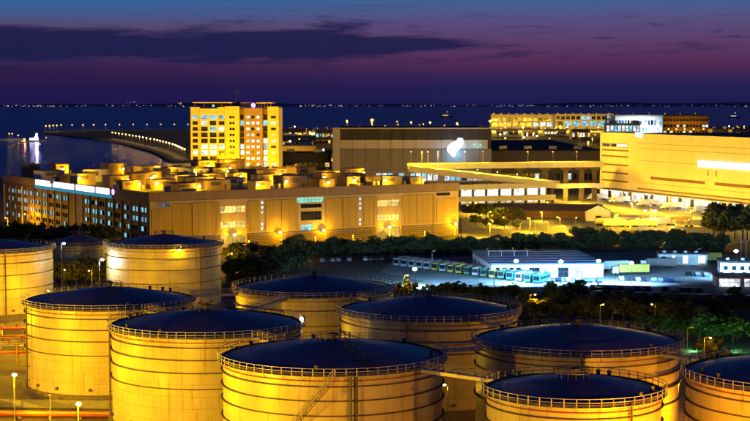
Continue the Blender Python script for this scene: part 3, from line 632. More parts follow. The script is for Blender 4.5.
# ------------------------------------------------------------------ the tower block
def tower():
    o = at(235, 1000); Wd = 57.5; t = thing('tower_block', 'yellow floodlit office tower rising behind the warehouse roof', 'tower', (o.x - Wd / 2, 1000, 0), R(-2))
    Ht = 62.0; px2 = lambda p: (p - 191) / 88 * Wd
    zs = [64 - (y - 104) * 1000 / F for y in (117, 122.9, 128.8, 134.7, 140.7, 146.6, 152.4, 158.2, 164)]
    def bay(p0, p1, yoff, h, wins, m, ph, wz=1.0):
        w_ = px2(p1) - px2(p0); hs = []
        for r_, z in enumerate(zs):
            for (a, b, mats) in wins: hs.append((a * w_, b * w_, z - wz, z + wz, mats[r_ % len(mats)] if isinstance(mats, (list, tuple)) else mats))
        facade(t, w_, h, hs, m, (px2(p0), yoff, 0), 0, .6, name='bay_wall')
        obj('bay_core', B(px2(p0) + .05, px2(p1) - .05, yoff + .62, 26, 0, h - .3), m, t)
        for q in (p0, p1): obj('bay_return', B(px2(q) - .04, px2(q) + .04, yoff + .003, 2.5, 0, h), m, t)
        obj('bay_parapet', B(px2(p0), px2(p1), yoff - .3, yoff - .003, h - 1.6, h + .5), m, t)
    T_, D_, Wt = 'win_teal', 'glass_dark', 'win_white'
    bay(191, 200.5, 0, 61.5, [(.2, .75, [T_, D_, D_, D_, D_, D_, Wt, D_, D_])], 'tower_wall', 0, 1.2)
    bay(200.5, 218, -.9, 60.5, [(.06, .44, [T_, Wt, D_, D_, D_, Wt, Wt, D_, D_]), (.56, .94, [T_, D_, T_, D_, D_, Wt, Wt, D_, D_])], 'tower_wall', 0, 1.45)
    bay(218, 226, 0, 61.5, [(.15, .85, [T_, D_, Wt, D_, D_, T_, D_, D_, D_])], 'tower_wall', 0, 1.3)
    bay(226, 240, -1.6, 62, [(.3, .46, D_), (.5, .66, D_)], 'tower_wall', 0, .8)
    bay(240, 244.5, 1.4, 60.5, [(.1, .9, [D_, T_, D_, D_, D_, T_, T_, D_, D_])], 'brown_wall', 0, 1.5)
    bay(244.5, 263, -.8, 61.0, [(.12, .3, [Wt] * 4 + [Wt]), (.40, .56, [D_, Wt, D_, Wt, Wt, Wt]), (.68, .84, [Wt, Wt, Wt, D_, Wt, Wt])], 'parapet', 0, .85)
    bay(263, 268, 1.2, 60.5, [(.08, .92, [D_, T_, D_, D_, Wt, T_, Wt, Wt, T_])], 'brown_wall', 0, 1.6)
    bay(268, 279, -.4, 61.8, [(.3, .75, [D_, Wt, D_, 'win_warm', Wt, D_, 'win_warm', D_, T_])], 'tower_wall', 0, .8)
    obj('roof_slab', B(.5, Wd - .5, 1, 26, 61.85, 62.2), 'roof_felt', t)
    for (a, b, z) in ((193.5, 233, 64.6), (257, 273, 64.4)):
        c = obj('roof_canopy', B(px2(a), px2(b), -2.5, 18, z, z + .7), 'tower_wall', t)
        for k in range(5): obj('canopy_post', B(px2(a) + 1 + k * (px2(b) - px2(a) - 2.4) / 4, px2(a) + 1.4 + k * (px2(b) - px2(a) - 2.4) / 4, 0, .4, 62.2, z), 'dark_steel', c)
    obj('lift_house', B(px2(206), px2(262), 6, 18, 62.21, 64.3), 'clad_dark', t)
    obj('lift_house', B(px2(240), px2(252), 5, 16, 62.22, 65.2), 'parapet', t)
    obj('roof_lamp', MB().ball((px2(254), -1.2, 63.2), 1.5, 1), 'sign_purple', t)
    for k in (235, 238): obj('aerial', MB().tube((px2(k), 8, 65), (px2(k), 8, 73), .12, 5), 'dark_steel', t)
    obj('roof_strip_light', B(px2(213), px2(215), -.9, -.4, 62.3, 63.6), 'win_teal', t)
tower()
for px in (196, 209, 224, 251, 273):
    q = at(px, 935); flood(q.x, q.y, ordn((196, 209, 224, 251, 273).index(px)) + ' sodium floodlight from left at the foot of the office tower', 'tower floodlights', R(90), 105000, (1, .52, .0), 0, h=26)

# ------------------------------------------------------------------ big dark warehouse right of the tower
K = thing('dark_warehouse', 'huge dark clad warehouse with pale stripe and glowing sign', 'warehouse', (-26, 1140, 0), R(1.5))
Wk = 113.0
obj('core', B(.5, Wk - .5, .6, 110, 0, 45.5), 'clad_dark', K)
wh = []
for i in range(26):
    if i in (4, 5, 11, 17): continue
    wh.append((1.5 + i * 4.25, 4.9 + i * 4.25, 7.2, 12.6, 'win_teal' if rnd.random() < .45 else ('dock_lit' if rnd.random() < .5 else 'glass_dark')))
facade(K, Wk, 15.2, wh, 'clad_mid', (0, 0, 0), 0, .55)
for i in range(12):
    a, b = i * Wk / 12 + .12, (i + 1) * Wk / 12 - .12
    obj('wall_panel', B(a, b, -.25, .5, 15.4, 30.6), 'clad_mid', K); obj('stripe_panel', B(a, b - (0 if i < 11 else 3), -.6, .45, 31, 37.4), 'clad_light', K); obj('upper_panel', B(a, b, -.2, .48, 37.8, 45.6), 'clad_dark', K)
obj('roof_edge', B(-.4, Wk + .4, -1.1, .6, 45.6, 46.4), 'clad_light', K); obj('roof_sheet', B(0, Wk, .61, 110, 45.6, 46.1), 'clad_dark', K)
obj('corner_tower', B(-5.5, -.05, -.5, 20, 0, 46.6), 'clad_light', K)
sw = [(0, 0), (2.2, -2.4), (4.2, -1.8), (4.8, 1), (8.2, 4.6), (10.4, 8.4), (9.6, 11.6), (6.4, 12), (5, 9.6), (1.8, 8.6), (-1.4, 6), (-2.2, 2.6)]
sm = MB(); sm.add([(x, 0, z) for x, z in sw] + [(x, -.5, z) for x, z in sw], [tuple(range(12)), tuple(range(12, 24))[::-1]] + [(i, i + 12, (i + 1) % 12 + 12, (i + 1) % 12) for i in range(12)])
obj('glowing_sign', sm, 'sign_white', K, (81.5, -1.2, 27)); point_light(K, (86, -8, 27), 16000, (.15, .55, 1), 1.0)
for x in (100, 104.5): obj('teal_lamp', MB().ball((x, -1.6, 33.5), 1.1), 'win_green', K)
point_light(K, (102, -5, 33), 900, (.2, .8, 1), .5)
for k in range(9): obj('roof_vent', B(6 + k * 12, 9 + k * 12, 20, 24, 46.1, 47.3), 'clad_dark', K)
for k in range(5):
    q = at(345 + 30 * k, 1098); flood(q.x, q.y, 'floodlight on the ground before the dark warehouse', 'floodlights before the dark warehouse', R(90), 3000, (1, .66, .45), h=3)

# ------------------------------------------------------------------ elevated ramps
V = thing('ramp_viaduct', 'elevated road ramps and lit slabs joining the right warehouse', 'viaduct', (0, 0, 0))
def slab(pts0, pts1, wdt, th, m, name, parap=1.3):
    a, b = Vector(pts0), Vector(pts1); d = Vector((b.x - a.x, b.y - a.y, 0)); ln = d.length; d.normalize(); nn = Vector((-d.y, d.x, 0)) * wdt
    mb = MB(); vs = [a, b, b + nn, a + nn]; mb.add([tuple(p) for p in vs] + [(p.x, p.y, p.z - th) for p in vs], [(0, 1, 2, 3), (7, 6, 5, 4), (0, 4, 5, 1), (1, 5, 6, 2), (2, 6, 7, 3), (3, 7, 4, 0)])
    o = obj(name, mb, m, V); n2 = nn.normalized() * .3
    for off in (Vector((0, 0, 0)), nn - n2):
        vs = [a + off - n2 * .01, b + off - n2 * .01, b + off + n2, a + off + n2]; pm = MB(); pm.add([(p.x, p.y, p.z + .01) for p in vs] + [(p.x, p.y, p.z + parap) for p in vs], [(3, 2, 1, 0), (4, 5, 6, 7), (0, 1, 5, 4), (1, 2, 6, 5), (2, 3, 7, 6), (3, 0, 4, 7)])
        obj('parapet', pm, m, o)
def PZ(px, py, D): return Vector(((px - CX) / F * D, D, 64 - (py - 104) * D / F))
slab(PZ(408, 166, 1010), PZ(604, 163.5, 1010), 14, 2.2, 'slab', 'upper_deck')
slab(PZ(409, 168, 990), PZ(556, 184, 960), 12, 2.4, 'slab', 'ramp')
for y_, nm in ((187, 'mid_slab'), (199, 'low_slab')): slab(PZ(456, y_, 952), PZ(556, y_ - 2.5, 972), 30, 2.0, 'slab', nm)
slab(PZ(556, 186, 985), PZ(604, 185, 1003), 10, 1.6, 'slab', 'link_deck')
bw = [(2 + i * 6.6, 7.4 + i * 6.6, 1, 5, 'dock_lit') for i in range(9)] + [(2 + i * 6.6, 7.4 + i * 6.6, 7.4, 11.2, 'dock_lit') for i in range(9)]
q = PZ(456, 199, 975); facade(V, 62, 12, bw, 'white_wall', (q.x, q.y, 0), math.atan2(20, 62), .5, name='back_wall')
for i in range(8):
    f_ = i / 7; c = PZ(460 + 93 * f_, 200, 955 + 20 * f_); obj('column', B(-.8, .8, 0, 1.6, 0, 14), 'column_brown', V, (c.x, c.y + 1.5, 0))
for px in (498, 520, 545, 566, 582, 595):
    c = at(px, 1012); cc = obj('pier', MB().box(-1.5, 1.5, 0, 3, 0, 20.6).box(-3.6, 3.6, -.5, 8, 20.61, 23.0).box(-2.6, 2.6, -.2, 4, 10, 12), 'column_brown', V, (c.x, c.y, 0))
for i, px in enumerate((411, 422, 428, 438, 465, 483, 528, 553, 577)):
    c = at(px, 1018); street_lamp(c.x, c.y, ordn(i) + ' lamp from left standing on the elevated ramp deck', 'lamps on the viaduct', h=8, z=24.3, rot=PI / 2, power=30000, c=(1, .62, .02), rb=.45, bm='bulb_far')
for i in range(7):
    c = PZ(418 + i * 20, 166 + i * 2.2, 996 - i * 4.5); wall_lamp(c.x, c.y + 5, c.z + 1.6, R(-90), ordn(i) + ' low lamp from left lighting the sloping ramp road', 'ramp road lamps', 11000, c=(1, .62, .02), r=.3)
for i in range(6):
    c = PZ(464 + i * 16, 200, 958 + i * 4)
    for z in (4.6, 11): wall_lamp(c.x, c.y + 9, z - (1.2 if z > 6 else 0), R(90), ordn(i) + (' lower' if z < 6 else ' upper') + ' lamp from left between the lit slabs of the ramp building', 'slab lamps', 3500, c=(1, .92, .75), bm='bulb_white', r=.25)

# ------------------------------------------------------------------ bright right warehouse
A3 = Vector((154, 1050, 0)); rz3 = math.atan2(-.941, .338)
Y = thing('yellow_warehouse', 'giant bright yellow cargo warehouse with a glowing sign at right', 'warehouse', A3, rz3)
LY, HY = 290.0, 44.0
obj('core', B(.8, LY - .5, 1.0, 120, 0, HY - .4), 'yellow_wall', Y)
yh = []
for i in range(40): yh.append((4 + i * 7.0, 9.4 + i * 7.0, .6, 5.8, 'dock_lit' if rnd.random() < .8 else 'glass_dark'))
yh += [(68, 133.4, 15.6, 17.5, 'brown_wall'), (144, 288, 15.6, 17.5, 'brown_wall')]
yh += [(136, 137.2, 21, 24.6, 'glass_dark'), (145, 146.2, 21, 24.6, 'glass_dark')]
facade(Y, LY, HY, yh, 'yellow_wall', (0, 0, 0), 0, .8)
for z in (33, 29, 23.3, 17.9, 12.5): obj('dark_ribbon', B(3, 39.5, -.15, -.003, z - .55, z + .55), 'brown_wall', Y)
for z in (38.5, 35.2, 27.4, 13.0): obj('seam', B(52, LY, -.12, -.004, z - .15, z + .15), 'seam_dark', Y)
obj('base_ribbon', B(52, LY, -.2, -.005, 8.6, 9.5), 'brown_wall', Y)
obj('roof_coping', B(-.4, LY, -.5, 1.0, HY, HY + .8), 'yellow_wall', Y); obj('roof_deck', B(.5, LY, 1.01, 120, HY - .39, HY), 'roof_felt', Y)
obj('left_return', B(-.02, .79, .003, 120, 0, HY), 'yellow_wall', Y)
obj('dock_canopy', B(0, LY, -6, -.006, 6.6, 7.2), 'slab', Y)
for (a, b) in ((126, 132), (132.6, 138), (138.6, 146), (146.5, 153), (153.6, 161), (161.4, 168.4), (170.5, 178), (178.5, 186), (186.6, 194), (194.5, 203), (203.6, 214)):
    obj('glowing_letter_box', B(a, b, -.8, -.007, 26.2, 29.8), 'sign_white', Y)
sgb = obj('sign_plate', B(3, 39, -.3, -.008, 35.2, 37.6), 'seam_dark', Y)
obj('sign_lettering', MB().box(4, 5.6, -.4, -.301, 35.5, 37.3).box(6.2, 9.4, -.4, -.301, 35.5, 37.3).box(10, 13.2, -.4, -.301, 35.5, 37.3).box(17.5, 20, -.4, -.301, 35.5, 37.3).box(20.4, 23, -.4, -.301, 35.5, 37.3), 'glass_dark', sgb); obj('pale_bar', B(24, 38.5, -.42, -.302, 35.5, 37.4), 'sign_pale', sgb)
for k in range(16): obj('dock_pilaster', B(k * 18 + 2.2, k * 18 + 3.2, -.7, -.009, 0, 6.5), 'yellow_wall', Y)
obj('roof_floodlight', MB().box(50, 58, -1.2, -.2, 43, 45.6), 'sign_white', Y)
Yf = lambda s, d_, z=0: Vector((154 + .338 * s - .941 * d_, 1050 - .941 * s - .338 * d_, z))
for s in range(10, 290, 22):  # ground floods added to light the wall, no such lamps known
    q = Yf(s, 42); flood(q.x, q.y, ordn((s - 10) // 22) + ' added yard floodlight from left brightening the giant yellow warehouse', 'added floodlights of the yellow warehouse', math.atan2(.338, .941), 25000, (1, .56, .022), h=5)
for s in range(8, 290, 16):
    q = Yf(s, 1.2, 6.2); wall_lamp(q.x, q.y, 5.6, rz3 - PI / 2, ordn((s - 8) // 16) + ' white dock lamp from left under the canopy of the yellow warehouse', 'dock lamps', 2600, c=(.9, .95, 1), bm='bulb_white', r=.3)
# lorries at the docks
def lorry_proto():
    ms = [('cab', B(0, 2.2, -1.2, 1.2, .7, 3.2).mesh('cab', 'white_wall')), ('trailer', B(2.5, 14, -1.28, 1.28, 1.1, 4.0).mesh('trailer', 'white_wall')), ('chassis', B(.2, 13.6, -.9, .9, .6, .695).mesh('chassis', 'dark_steel')), ('windscreen', B(-.04, -.001, -1.05, 1.05, 1.9, 2.9).mesh('windscreen', 'glass_dark'))]
    wl = MB().tube((0, -1.25, 0), (0, -.9, 0), .5, 10).mesh('wheel', 'rubber')
    return ms, wl
LP_, LWH = lorry_proto()
trm = [B(2.5, 14, -1.28, 1.28, 1.1, 4.0).mesh('trailer', k) for k in ('white_wall', 'yellow_paint', 'clad_mid', 'galv')]
def lorry(x, y, rot, label, group, kind=0):
    t = thing('lorry', label, 'lorry', (x, y, .02), rot, group)
    for nm, me in LP_: obj(nm, trm[kind] if nm == 'trailer' else me, None, t)
    for wx in (1.1, 4, 11, 12.4):
        for s in (0, PI): obj('wheel', LWH, None, t, (wx, 0, .5), s)
for k in range(7):
    q = Yf(20 + k * 33 + rnd.uniform(-4, 4), 20); lorry(q.x, q.y, rz3 + PI / 2 + rnd.uniform(-.05, .05), ordn(k) + ' pale lorry from left at the docks of the yellow warehouse', 'lorries at the docks', rnd.choice((0, 0, 3)))

# ------------------------------------------------------------------ far buildings by the airfield
def block(name, label, px0, px1, D, zt, wallm, rows, lits, depth=60, roof='clad_light', band=3.0, group=None, rz=0.0, ww=None):
    a, b = at(px0, D), at(px1, D); w_ = b.x - a.x; t = thing(name, label, 'building', a, rz, group); hs = []
    for (za, zb, nn, mats) in rows:
        st_ = w_ / nn
        for i in range(nn): hs.append((i * st_ + st_ * .12, i * st_ + st_ * .88, za, zb, rnd.choice(mats)))
    facade(t, w_, zt, hs, wallm, (0, 0, 0), rz * 0, .8); obj('core', B(.1, w_ - .1, .85, depth, 0, zt - .2), wallm, t)
    obj('roof', B(-1, w_ + 1, -2, depth + 1, zt, zt + band), roof, t)
    for k in range(int(w_ / 22) + 1): obj('rooftop_unit', B(0, 6, 0, 5, 0, 2.6), 'galv', t, (4 + k * 20, 10, zt + band))
    return t
HT = lambda y, D: 64 - (y - 104) * D / F
block('hangar', 'wide pale hangar with teal lit bays by the far airfield', 491, 553, 4000, HT(115.5, 4000), 'slab', [(6, 16, 9, ['glass_dark', 'deep_lit', 'win_teal']), (20, 28, 12, ['glass_dark', 'glass_dark', 'deep_lit'])], 0)
block('hangar', 'grey far hangar with pale roof band and three teal lights', 555, 606, 3950, HT(116, 3950), 'slab', [(8, 20, 6, ['win_teal', 'glass_dark', 'win_teal']), (24, 34, 10, ['glass_dark', 'win_teal', 'glass_dark'])], 0, band=5)
block('glass_tower', 'narrow teal glowing block between the two far hangars', 606.5, 612.5, 3900, HT(115, 3900), 'clad_dark', [(4, 12, 3, ['blue_lit']), (16, 24, 3, ['blue_lit']), (28, 36, 3, ['blue_lit', 'win_teal'])], 0, depth=30)
block('terminal_building', 'brightly lit glass terminal above the yellow warehouse roof', 615, 662, 1900, HT(116.5, 1900), 'white_wall', [(8, 16, 14, ['win_white', 'dock_lit', 'win_teal']), (20, 27, 14, ['dock_lit', 'win_white', 'win_teal']), (29, 35, 16, ['win_white', 'dock_lit', 'win_teal', 'dock_lit']), (38, 44, 16, ['glass_dark', 'win_teal', 'blue_lit', 'dock_lit'])], 0, depth=40, band=2)
block('dark_block', 'dark brown block with small lit windows right of the terminal', 663, 708, 2000, HT(116, 2000), 'brown_wall', [(18, 21, 14, ['glass_dark', 'win_warm', 'glass_dark']), (26, 29, 14, ['glass_dark', 'win_white', 'glass_dark']), (34, 37, 14, ['glass_dark', 'glass_dark', 'win_white']), (42, 45, 14, ['glass_dark'])], 0, depth=40, roof='clad_dark', band=1.5)
block('low_building', 'low dark building with a row of warm windows right of the tower', 281, 330, 1150, HT(154, 1150), 'clad_dark', [(10, 13, 9, ['win_warm', 'glass_dark', 'win_warm']), (17, 20, 9, ['win_warm', 'glass_dark', 'glass_dark'])], 0, depth=40, roof='clad_dark', band=1)
block('low_building', 'long lit yellow shed behind the low dark building', 281, 318, 1500, HT(147, 1500), 'tower_wall', [(8, 16, 12, ['win_warm', 'glass_dark'])], 0, depth=40, roof='slab', band=1.5)
block('office_block', 'small office block with teal windows left of the dark warehouse', 316, 337, 1450, HT(131, 1450), 'clad_mid', [(10, 13, 7, ['win_warm', 'win_white', 'glass_dark']), (19, 22, 7, ['win_white', 'glass_dark']), (27, 30, 7, ['glass_dark', 'win_warm']), (33, 36, 7, ['win_teal', 'glass_dark'])], 0, depth=30, roof='clad_mid', band=1)
block('long_shed', 'long flat shed with lit roof edge far right of the tower', 281, 345, 2300, HT(136, 2300), 'clad_mid', [(3, 8, 14, ['glass_dark', 'deep_lit'])], 0, depth=80, roof='slab', band=2)
block('glazed_pavilion', 'low white lit pavilion on the corner roof of the yellow warehouse', 606, 640, 1320, HT(124.5, 1320), 'white_wall', [(40.5, 45.5, 9, ['dock_lit', 'win_white', 'win_teal'])], 0, depth=16, roof='slab', band=1)
block('long_grey_building', 'long grey walled building with dark roof behind the viaduct', 470, 599, 1215, 27.0, 'clad_mid', [(4, 9, 24, ['glass_dark', 'dock_lit', 'glass_dark'])], 0, depth=330, roof='clad_dark', band=1)
for (px, py, c_, pw) in ((476, 145, 'bulb_blue', 300), (490, 145, 'bulb_blue', 300), (522, 144, 'bulb_white', 600), (548, 142, 'bulb_far', 16000), (588, 142, 'bulb_far', 16000), (505, 138, 'bulb_far', 9000)):
    D = 1560; c = at(px, D); zz = H - (py - 104) * D / F
    street_lamp(c.x, c.y, ('cool white' if 'far' not in c_ else 'orange') + ' lamp rising behind the grey building roof, ' + ordn((476, 490, 505, 522, 548, 588).index(px)) + ' from left', 'lamps behind the grey building', h=round(zz, 1), rot=-PI / 2, power=pw, c=(.4, .8, 1) if 'far' not in c_ else (1, .58, .04), rb=1.1, bm=c_, arm=.5)
for px in (620, 629, 636, 641, 646, 652):
    c = at(px, 1895); wall_lamp(c.x, c.y - .2, 35.8 + (px % 3), R(-90), ordn((620, 629, 636, 641, 646, 652).index(px)) + ' white lamp from left on the lit terminal front', 'terminal lamps', 9000, c=(.7, .88, 1), bm='bulb_white', r=1.0)
for px in (668, 676, 684, 693, 703):
    c = at(px, 1995); wall_lamp(c.x, c.y - .2, 31.5, R(-90), ordn((668, 676, 684, 693, 703).index(px)) + ' orange lamp from left on the dark brown block', 'dark block lamps', 9000, r=1.1, bm='bulb_far')
# low port sheds and their small lamps, filling the flat land towards the sea
k_ = 0
for (p0, p1, D, zt) in ((283, 296, 1750, 14), (299, 312, 1900, 18), (322, 336, 2050, 12), (286, 306, 2700, 20), (312, 338, 2900, 16), (478, 489, 2700, 22), (497, 518, 3000, 14), (524, 538, 2800, 18), (544, 566, 3100, 12), (572, 590, 2750, 18), (712, 728, 2600, 22), (732, 752, 2800, 18)):
    block('port_shed', ordn(k_) + ' low port shed from left in the far flat land near the sea', p0, p1, D, zt, rnd.choice(('clad_mid', 'slab', 'brown_wall')), [(zt * .3, zt * .7, 7, ['glass_dark', 'win_warm', 'glass_dark', 'win_white'])], 0, depth=40, roof=rnd.choice(('clad_mid', 'clad_dark')), band=1.0, group='far port sheds'); k_ += 1
fl = sorted([(rnd.uniform(281, 343), rnd.uniform(1650, 3300)) for _ in range(22)] + [(rnd.uniform(474, 604), rnd.uniform(2300, 3700)) for _ in range(34)] + [(rnd.uniform(708, 752), rnd.uniform(2300, 3600)) for _ in range(16)] + [(rnd.uniform(350, 470), rnd.uniform(3300, 3900)) for _ in range(12)], key=lambda q_: q_[0])
for i, (px, D) in enumerate(fl):
    c = at(px, D); zn = 'right of the office tower' if px < 345 else 'over the dark warehouse roof' if px < 472 else 'before the far hangars' if px < 606 else 'above the right end of the yellow warehouse'
    j = sum(1 for q_ in fl[:i] if (q_[0] < 345) == (px < 345) and (q_[0] < 472) == (px < 472) and (q_[0] < 606) == (px < 606))
    cool = rnd.random() < .18
    street_lamp(c.x, c.y, ordn(j) + ' small distant port lamp from left ' + zn, 'small distant port lamps', h=rnd.choice((9.0, 12.0, 16.0)), rot=-PI / 2, rb=1.2, bm='bulb_white' if cool else 'bulb_far', power=0 if i % 2 else 14000, c=(1, .55, .03), arm=.5)
MX = (347, 372, 397, 411, 430, 457, 490, 496, 505, 310, 318, 523, 560, 545, 676, 690, 665, 585)
for (px, py, pw) in ((347, 120.5, 90), (372, 120, 200), (397, 121.5, 60), (411, 122, 60), (430, 122, 80), (457, 123, 60), (490, 121, 200), (496, 119.5, 100), (505, 123, 120), (310, 132, 60), (318, 134, 60), (523, 126, 120), (560, 126, 120), (545, 129, 50), (676, 124, 120), (690, 127, 100), (665, 128.5, 100), (585, 129, 100)):
    D = 3600 if 480 < px < 612 else (34 * F / (py - 104.0) if py < 124 else min(2300, 46 * F / (py - 104))); h = H - (py - 104) * D / F
    c = at(px, D); street_lamp(c.x, c.y, 'tall orange airfield mast in the distance ' + ('behind the dark warehouse' if 340 < px < 470 else 'right of the office tower' if px < 340 else 'by the far hangars' if px < 612 else 'above the yellow warehouse') + ', ' + ordn(sum(1 for q_ in MX if q_ < px and (340 < q_ < 470) == (340 < px < 470) and (q_ < 340) == (px < 340) and (q_ < 612) == (px < 612))) + ' from left', 'far airfield masts', h=round(h, 1), rot=-PI / 2, rb=3.6 if pw == 200 else 2.4 if pw > 110 else 1.6, bm='bulb_far', power=pw * (12000 if 480 < px < 612 else 3500), c=(1, .56, .02), name='light_mast', arm=.5)
for px in (283, 292, 300, 326):
    c = at(px, 1480 if px < 320 else 1430); street_lamp(c.x, c.y - 8, 'yard lamp beside the lit yellow shed', 'yard lamps behind the tower', h=11, rot=1, power=9000, rb=.9, bm='bulb_far')

# ------------------------------------------------------------------ causeway lamps, pier, boats, far shore
def poly_points(pts, k):
    seg = []; out = []
    for a, b in zip(pts[:-1], pts[1:]): seg.append((a - b).length)
    tot = sum(seg)
    for i in range(k):
        q = tot * i / (k - 1)
        for s, (a, b) in zip(seg, zip(pts[:-1], pts[1:])):
            if q <= s + 1e-6: out.append(a.lerp(b, q / s)); break
            q -= s
    return out
near = [G(x, y) for x, y in ((108, 139.2), (125, 142.3), (150, 147.8), (168, 154), (178, 160))]
for i, q in enumerate(poly_points(near, 24)): street_lamp(q.x + 6, q.y + 14, ordn(i) + ' sodium lamp from left in the curved row along the bay road', 'bay road lamps', h=12, rot=-PI / 2, rb=1.15, bm='bulb_sodium', power=3500, c=(1, .55, .04), arm=1)
far = [G(x, y) for x, y in ((46, 132), (60, 131), (100, 130.3), (188, 129.9))]
for i, q in enumerate(poly_points(far, 15)): street_lamp(q.x, q.y, ordn(i) + ' far sodium lamp from left along the outer breakwater', 'breakwater lamps', h=14, rot=-PI / 2, rb=1.7, bm='bulb_far', power=5000, c=(1, .6, .06), arm=1)
rd = MB()
pts = poly_points([Vector((p.x + 2, p.y + 22, 0)) for p in near], 16)
for a, b in zip(pts[:-1], pts[1:]):
    s_ = strip(a, b, 13, 0); rd.add([(x, y, .02) for x, y in s_], [(0, 1, 2, 3)])
struct('bay_road', rd, 'yard')
pier = obj('pier', MB().box(-110, 0, -12, 12, -4, 1.5), 'concrete', None, tuple(G(24, 139.6)[:2]) + (0,)); tag(pier, 'low dark pier reaching in from the left edge of the bay', 'pier')
for (px, zz) in ((9, 9), (12, 9), (18, 6)):
    c = G(px, 139.5); street_lamp(c.x, c.y, 'small warm lamp on the dark pier', 'pier lamps', h=zz, z=1.5, rb=1.3, bm='bulb_far', power=2500, arm=.5)
def boat(px, py, ln, label, lit_m, power, c, rz=0.3, D=None, group=None):
    q = G(px, py, -2.5) if D is None else at(px, D, -2.5); t = thing('boat', label, 'boat', (q.x, q.y, -2.5), rz, group)
    h = MB(); b2 = ln * .16; hl = [(-ln / 2, -b2), (ln * .3, -b2), (ln / 2, 0), (ln * .3, b2), (-ln / 2, b2)]
    h.add([(x * .92, y * .8, -.6) for x, y in hl] + [(x, y, ln * .09) for x, y in hl], [(4, 3, 2, 1, 0), (5, 6, 7, 8, 9)] + [(i, (i + 1) % 5, 5 + (i + 1) % 5, 5 + i) for i in range(5)])
    obj('hull', h, 'clad_mid', t); dk = obj('deckhouse', B(-ln * .35, ln * .1, -b2 * .7, b2 * .7, ln * .09, ln * .22), 'white_wall', t)
    for i in range(5): obj('window', B(-ln * .33 + i * ln * .085, -ln * .33 + i * ln * .085 + ln * .06, -b2 * .7 - .06, -b2 * .7 - .003, ln * .13, ln * .19), lit_m, dk)
    obj('bridge', B(-ln * .1, ln * .08, -b2 * .5, b2 * .5, ln * .22, ln * .29), 'white_wall', t); obj('mast', MB().tube((0, 0, ln * .29), (0, 0, ln * .5), .15, 5), 'galv', t)
    obj('deck_light', MB().ball((ln * .02, 0, ln * .4), ln * .035), lit_m, t)
    if power: point_light(t, (ln * .02, -ln * .12, ln * .38), power, c, ln * .04)
boat(36.5, 142, 34, 'brightly lit white boat throwing a streak on the bay', 'bulb_white', 90000, (.75, .85, 1), .2)
boat(24.5, 142.6, 16, 'small boat with a reddish lamp left of the bright boat', 'bulb_far', 16000, (1, .35, .1), .4)
boat(447, 117.5, 70, 'dim ship lying off the coast beyond the dark warehouse', 'win_warm', 0, None, .1)
boat(735, 118, 60, 'dim ship far out at the right edge', 'win_white', 0, None, -.1)
hl = MB(); xs = [-19000 + i * 700 for i in range(56)]; prof = [max(10, 70 + 34 * math.sin(i * .37) + 24 * math.sin(i * .91 + 1) + rnd.uniform(-9, 9)) for i in range(56)]
for i in range(55):
    k = len(hl.v); hl.v += [(xs[i], 41000, -3), (xs[i + 1], 41000, -3), (xs[i + 1], 41800, prof[i + 1]), (xs[i], 41800, prof[i]), (xs[i + 1], 45000, -3), (xs[i], 45000, -3)]; hl.f += [(k, k + 1, k + 2, k + 3), (k + 3, k + 2, k + 4, k + 5)]
struct('hills', hl, 'hill_mat', smooth=True)
def shore_lights(name, label, m, spans, D, size):
    mb = MB()
    for (p0, p1, y0, y1, k) in spans:
        for _ in range(k):
            px, py = rnd.uniform(p0, p1), rnd.uniform(y0, y1); z = max(1, 64 - (py - 104) * D / F); c = at(px, D, z); s = size * rnd.uniform(.5, 1.3)
            mb.box(c.x - s * rnd.choice((1, 1, 2.2)), c.x + s, c.y, c.y + 3, z - s * .6, z + s * .6)
    o = obj(name, mb, m); tag(o, label, 'lights'); o['kind'] = 'stuff'
glow('shore_warm', (1, .55, .22), 1.6, .8, .02); glow('shore_white', (.8, .85, 1), 1.4, .8, .02)
shore_lights('shore_lights', 'scattered warm lights of the far shore across the sea', 'shore_warm', [(0, 90, 105.2, 106.6, 34), (100, 190, 105, 106.6, 22), (300, 350, 105, 106.4, 16), (350, 480, 105.2, 106.3, 26), (125, 136, 101.5, 103, 5), (174, 186, 102, 104, 5)], 40500, 9.5)
shore_lights('harbour_lights', 'scattered white lights of the far shore to the right', 'shore_white', [(490, 560, 105, 106.4, 26), (560, 680, 105.2, 106.6, 30), (680, 750, 105, 106.5, 16), (0, 60, 105.4, 106.6, 10), (280, 345, 105, 106.6, 8)], 40500, 8.5)

# ------------------------------------------------------------------ trees
def crown_mesh(name, seed, rx, rz_, m, nclump=30, per=44, leaf=.42, zc=0.0):
    r = random.Random(seed); mb = MB()
    cl = []
    for _ in range(nclump):
        while True:
            p = Vector((r.uniform(-1, 1), r.uniform(-1, 1), r.uniform(-1, 1)))
            if .25 < p.length < 1: break
        cl.append((Vector((p.x * rx, p.y * rx, zc + p.z * rz_)), r.uniform(.22, .42) * rx))
    for c, cr in cl:
        for _ in range(per):
            d = Vector((r.gauss(0, 1), r.gauss(0, 1), r.gauss(0, 1))).normalized() * cr * r.uniform(.5, 1.1); p = c + Vector((d.x, d.y, d.z * .75))
            a = Vector((r.gauss(0, 1), r.gauss(0, 1), r.gauss(0, .6))).normalized(); b = a.cross(Vector((r.gauss(0, 1), r.gauss(0, 1), r.gauss(0, 1)))).normalized(); s = leaf * r.uniform(.6, 1.4)
            k = len(mb.v); mb.v += [tuple(p - a * s), tuple(p + b * s * .55), tuple(p + a * s), tuple(p - b * s * .55)]; mb.f.append((k, k + 1, k + 2, k + 3))
    return mb.mesh(name, m)
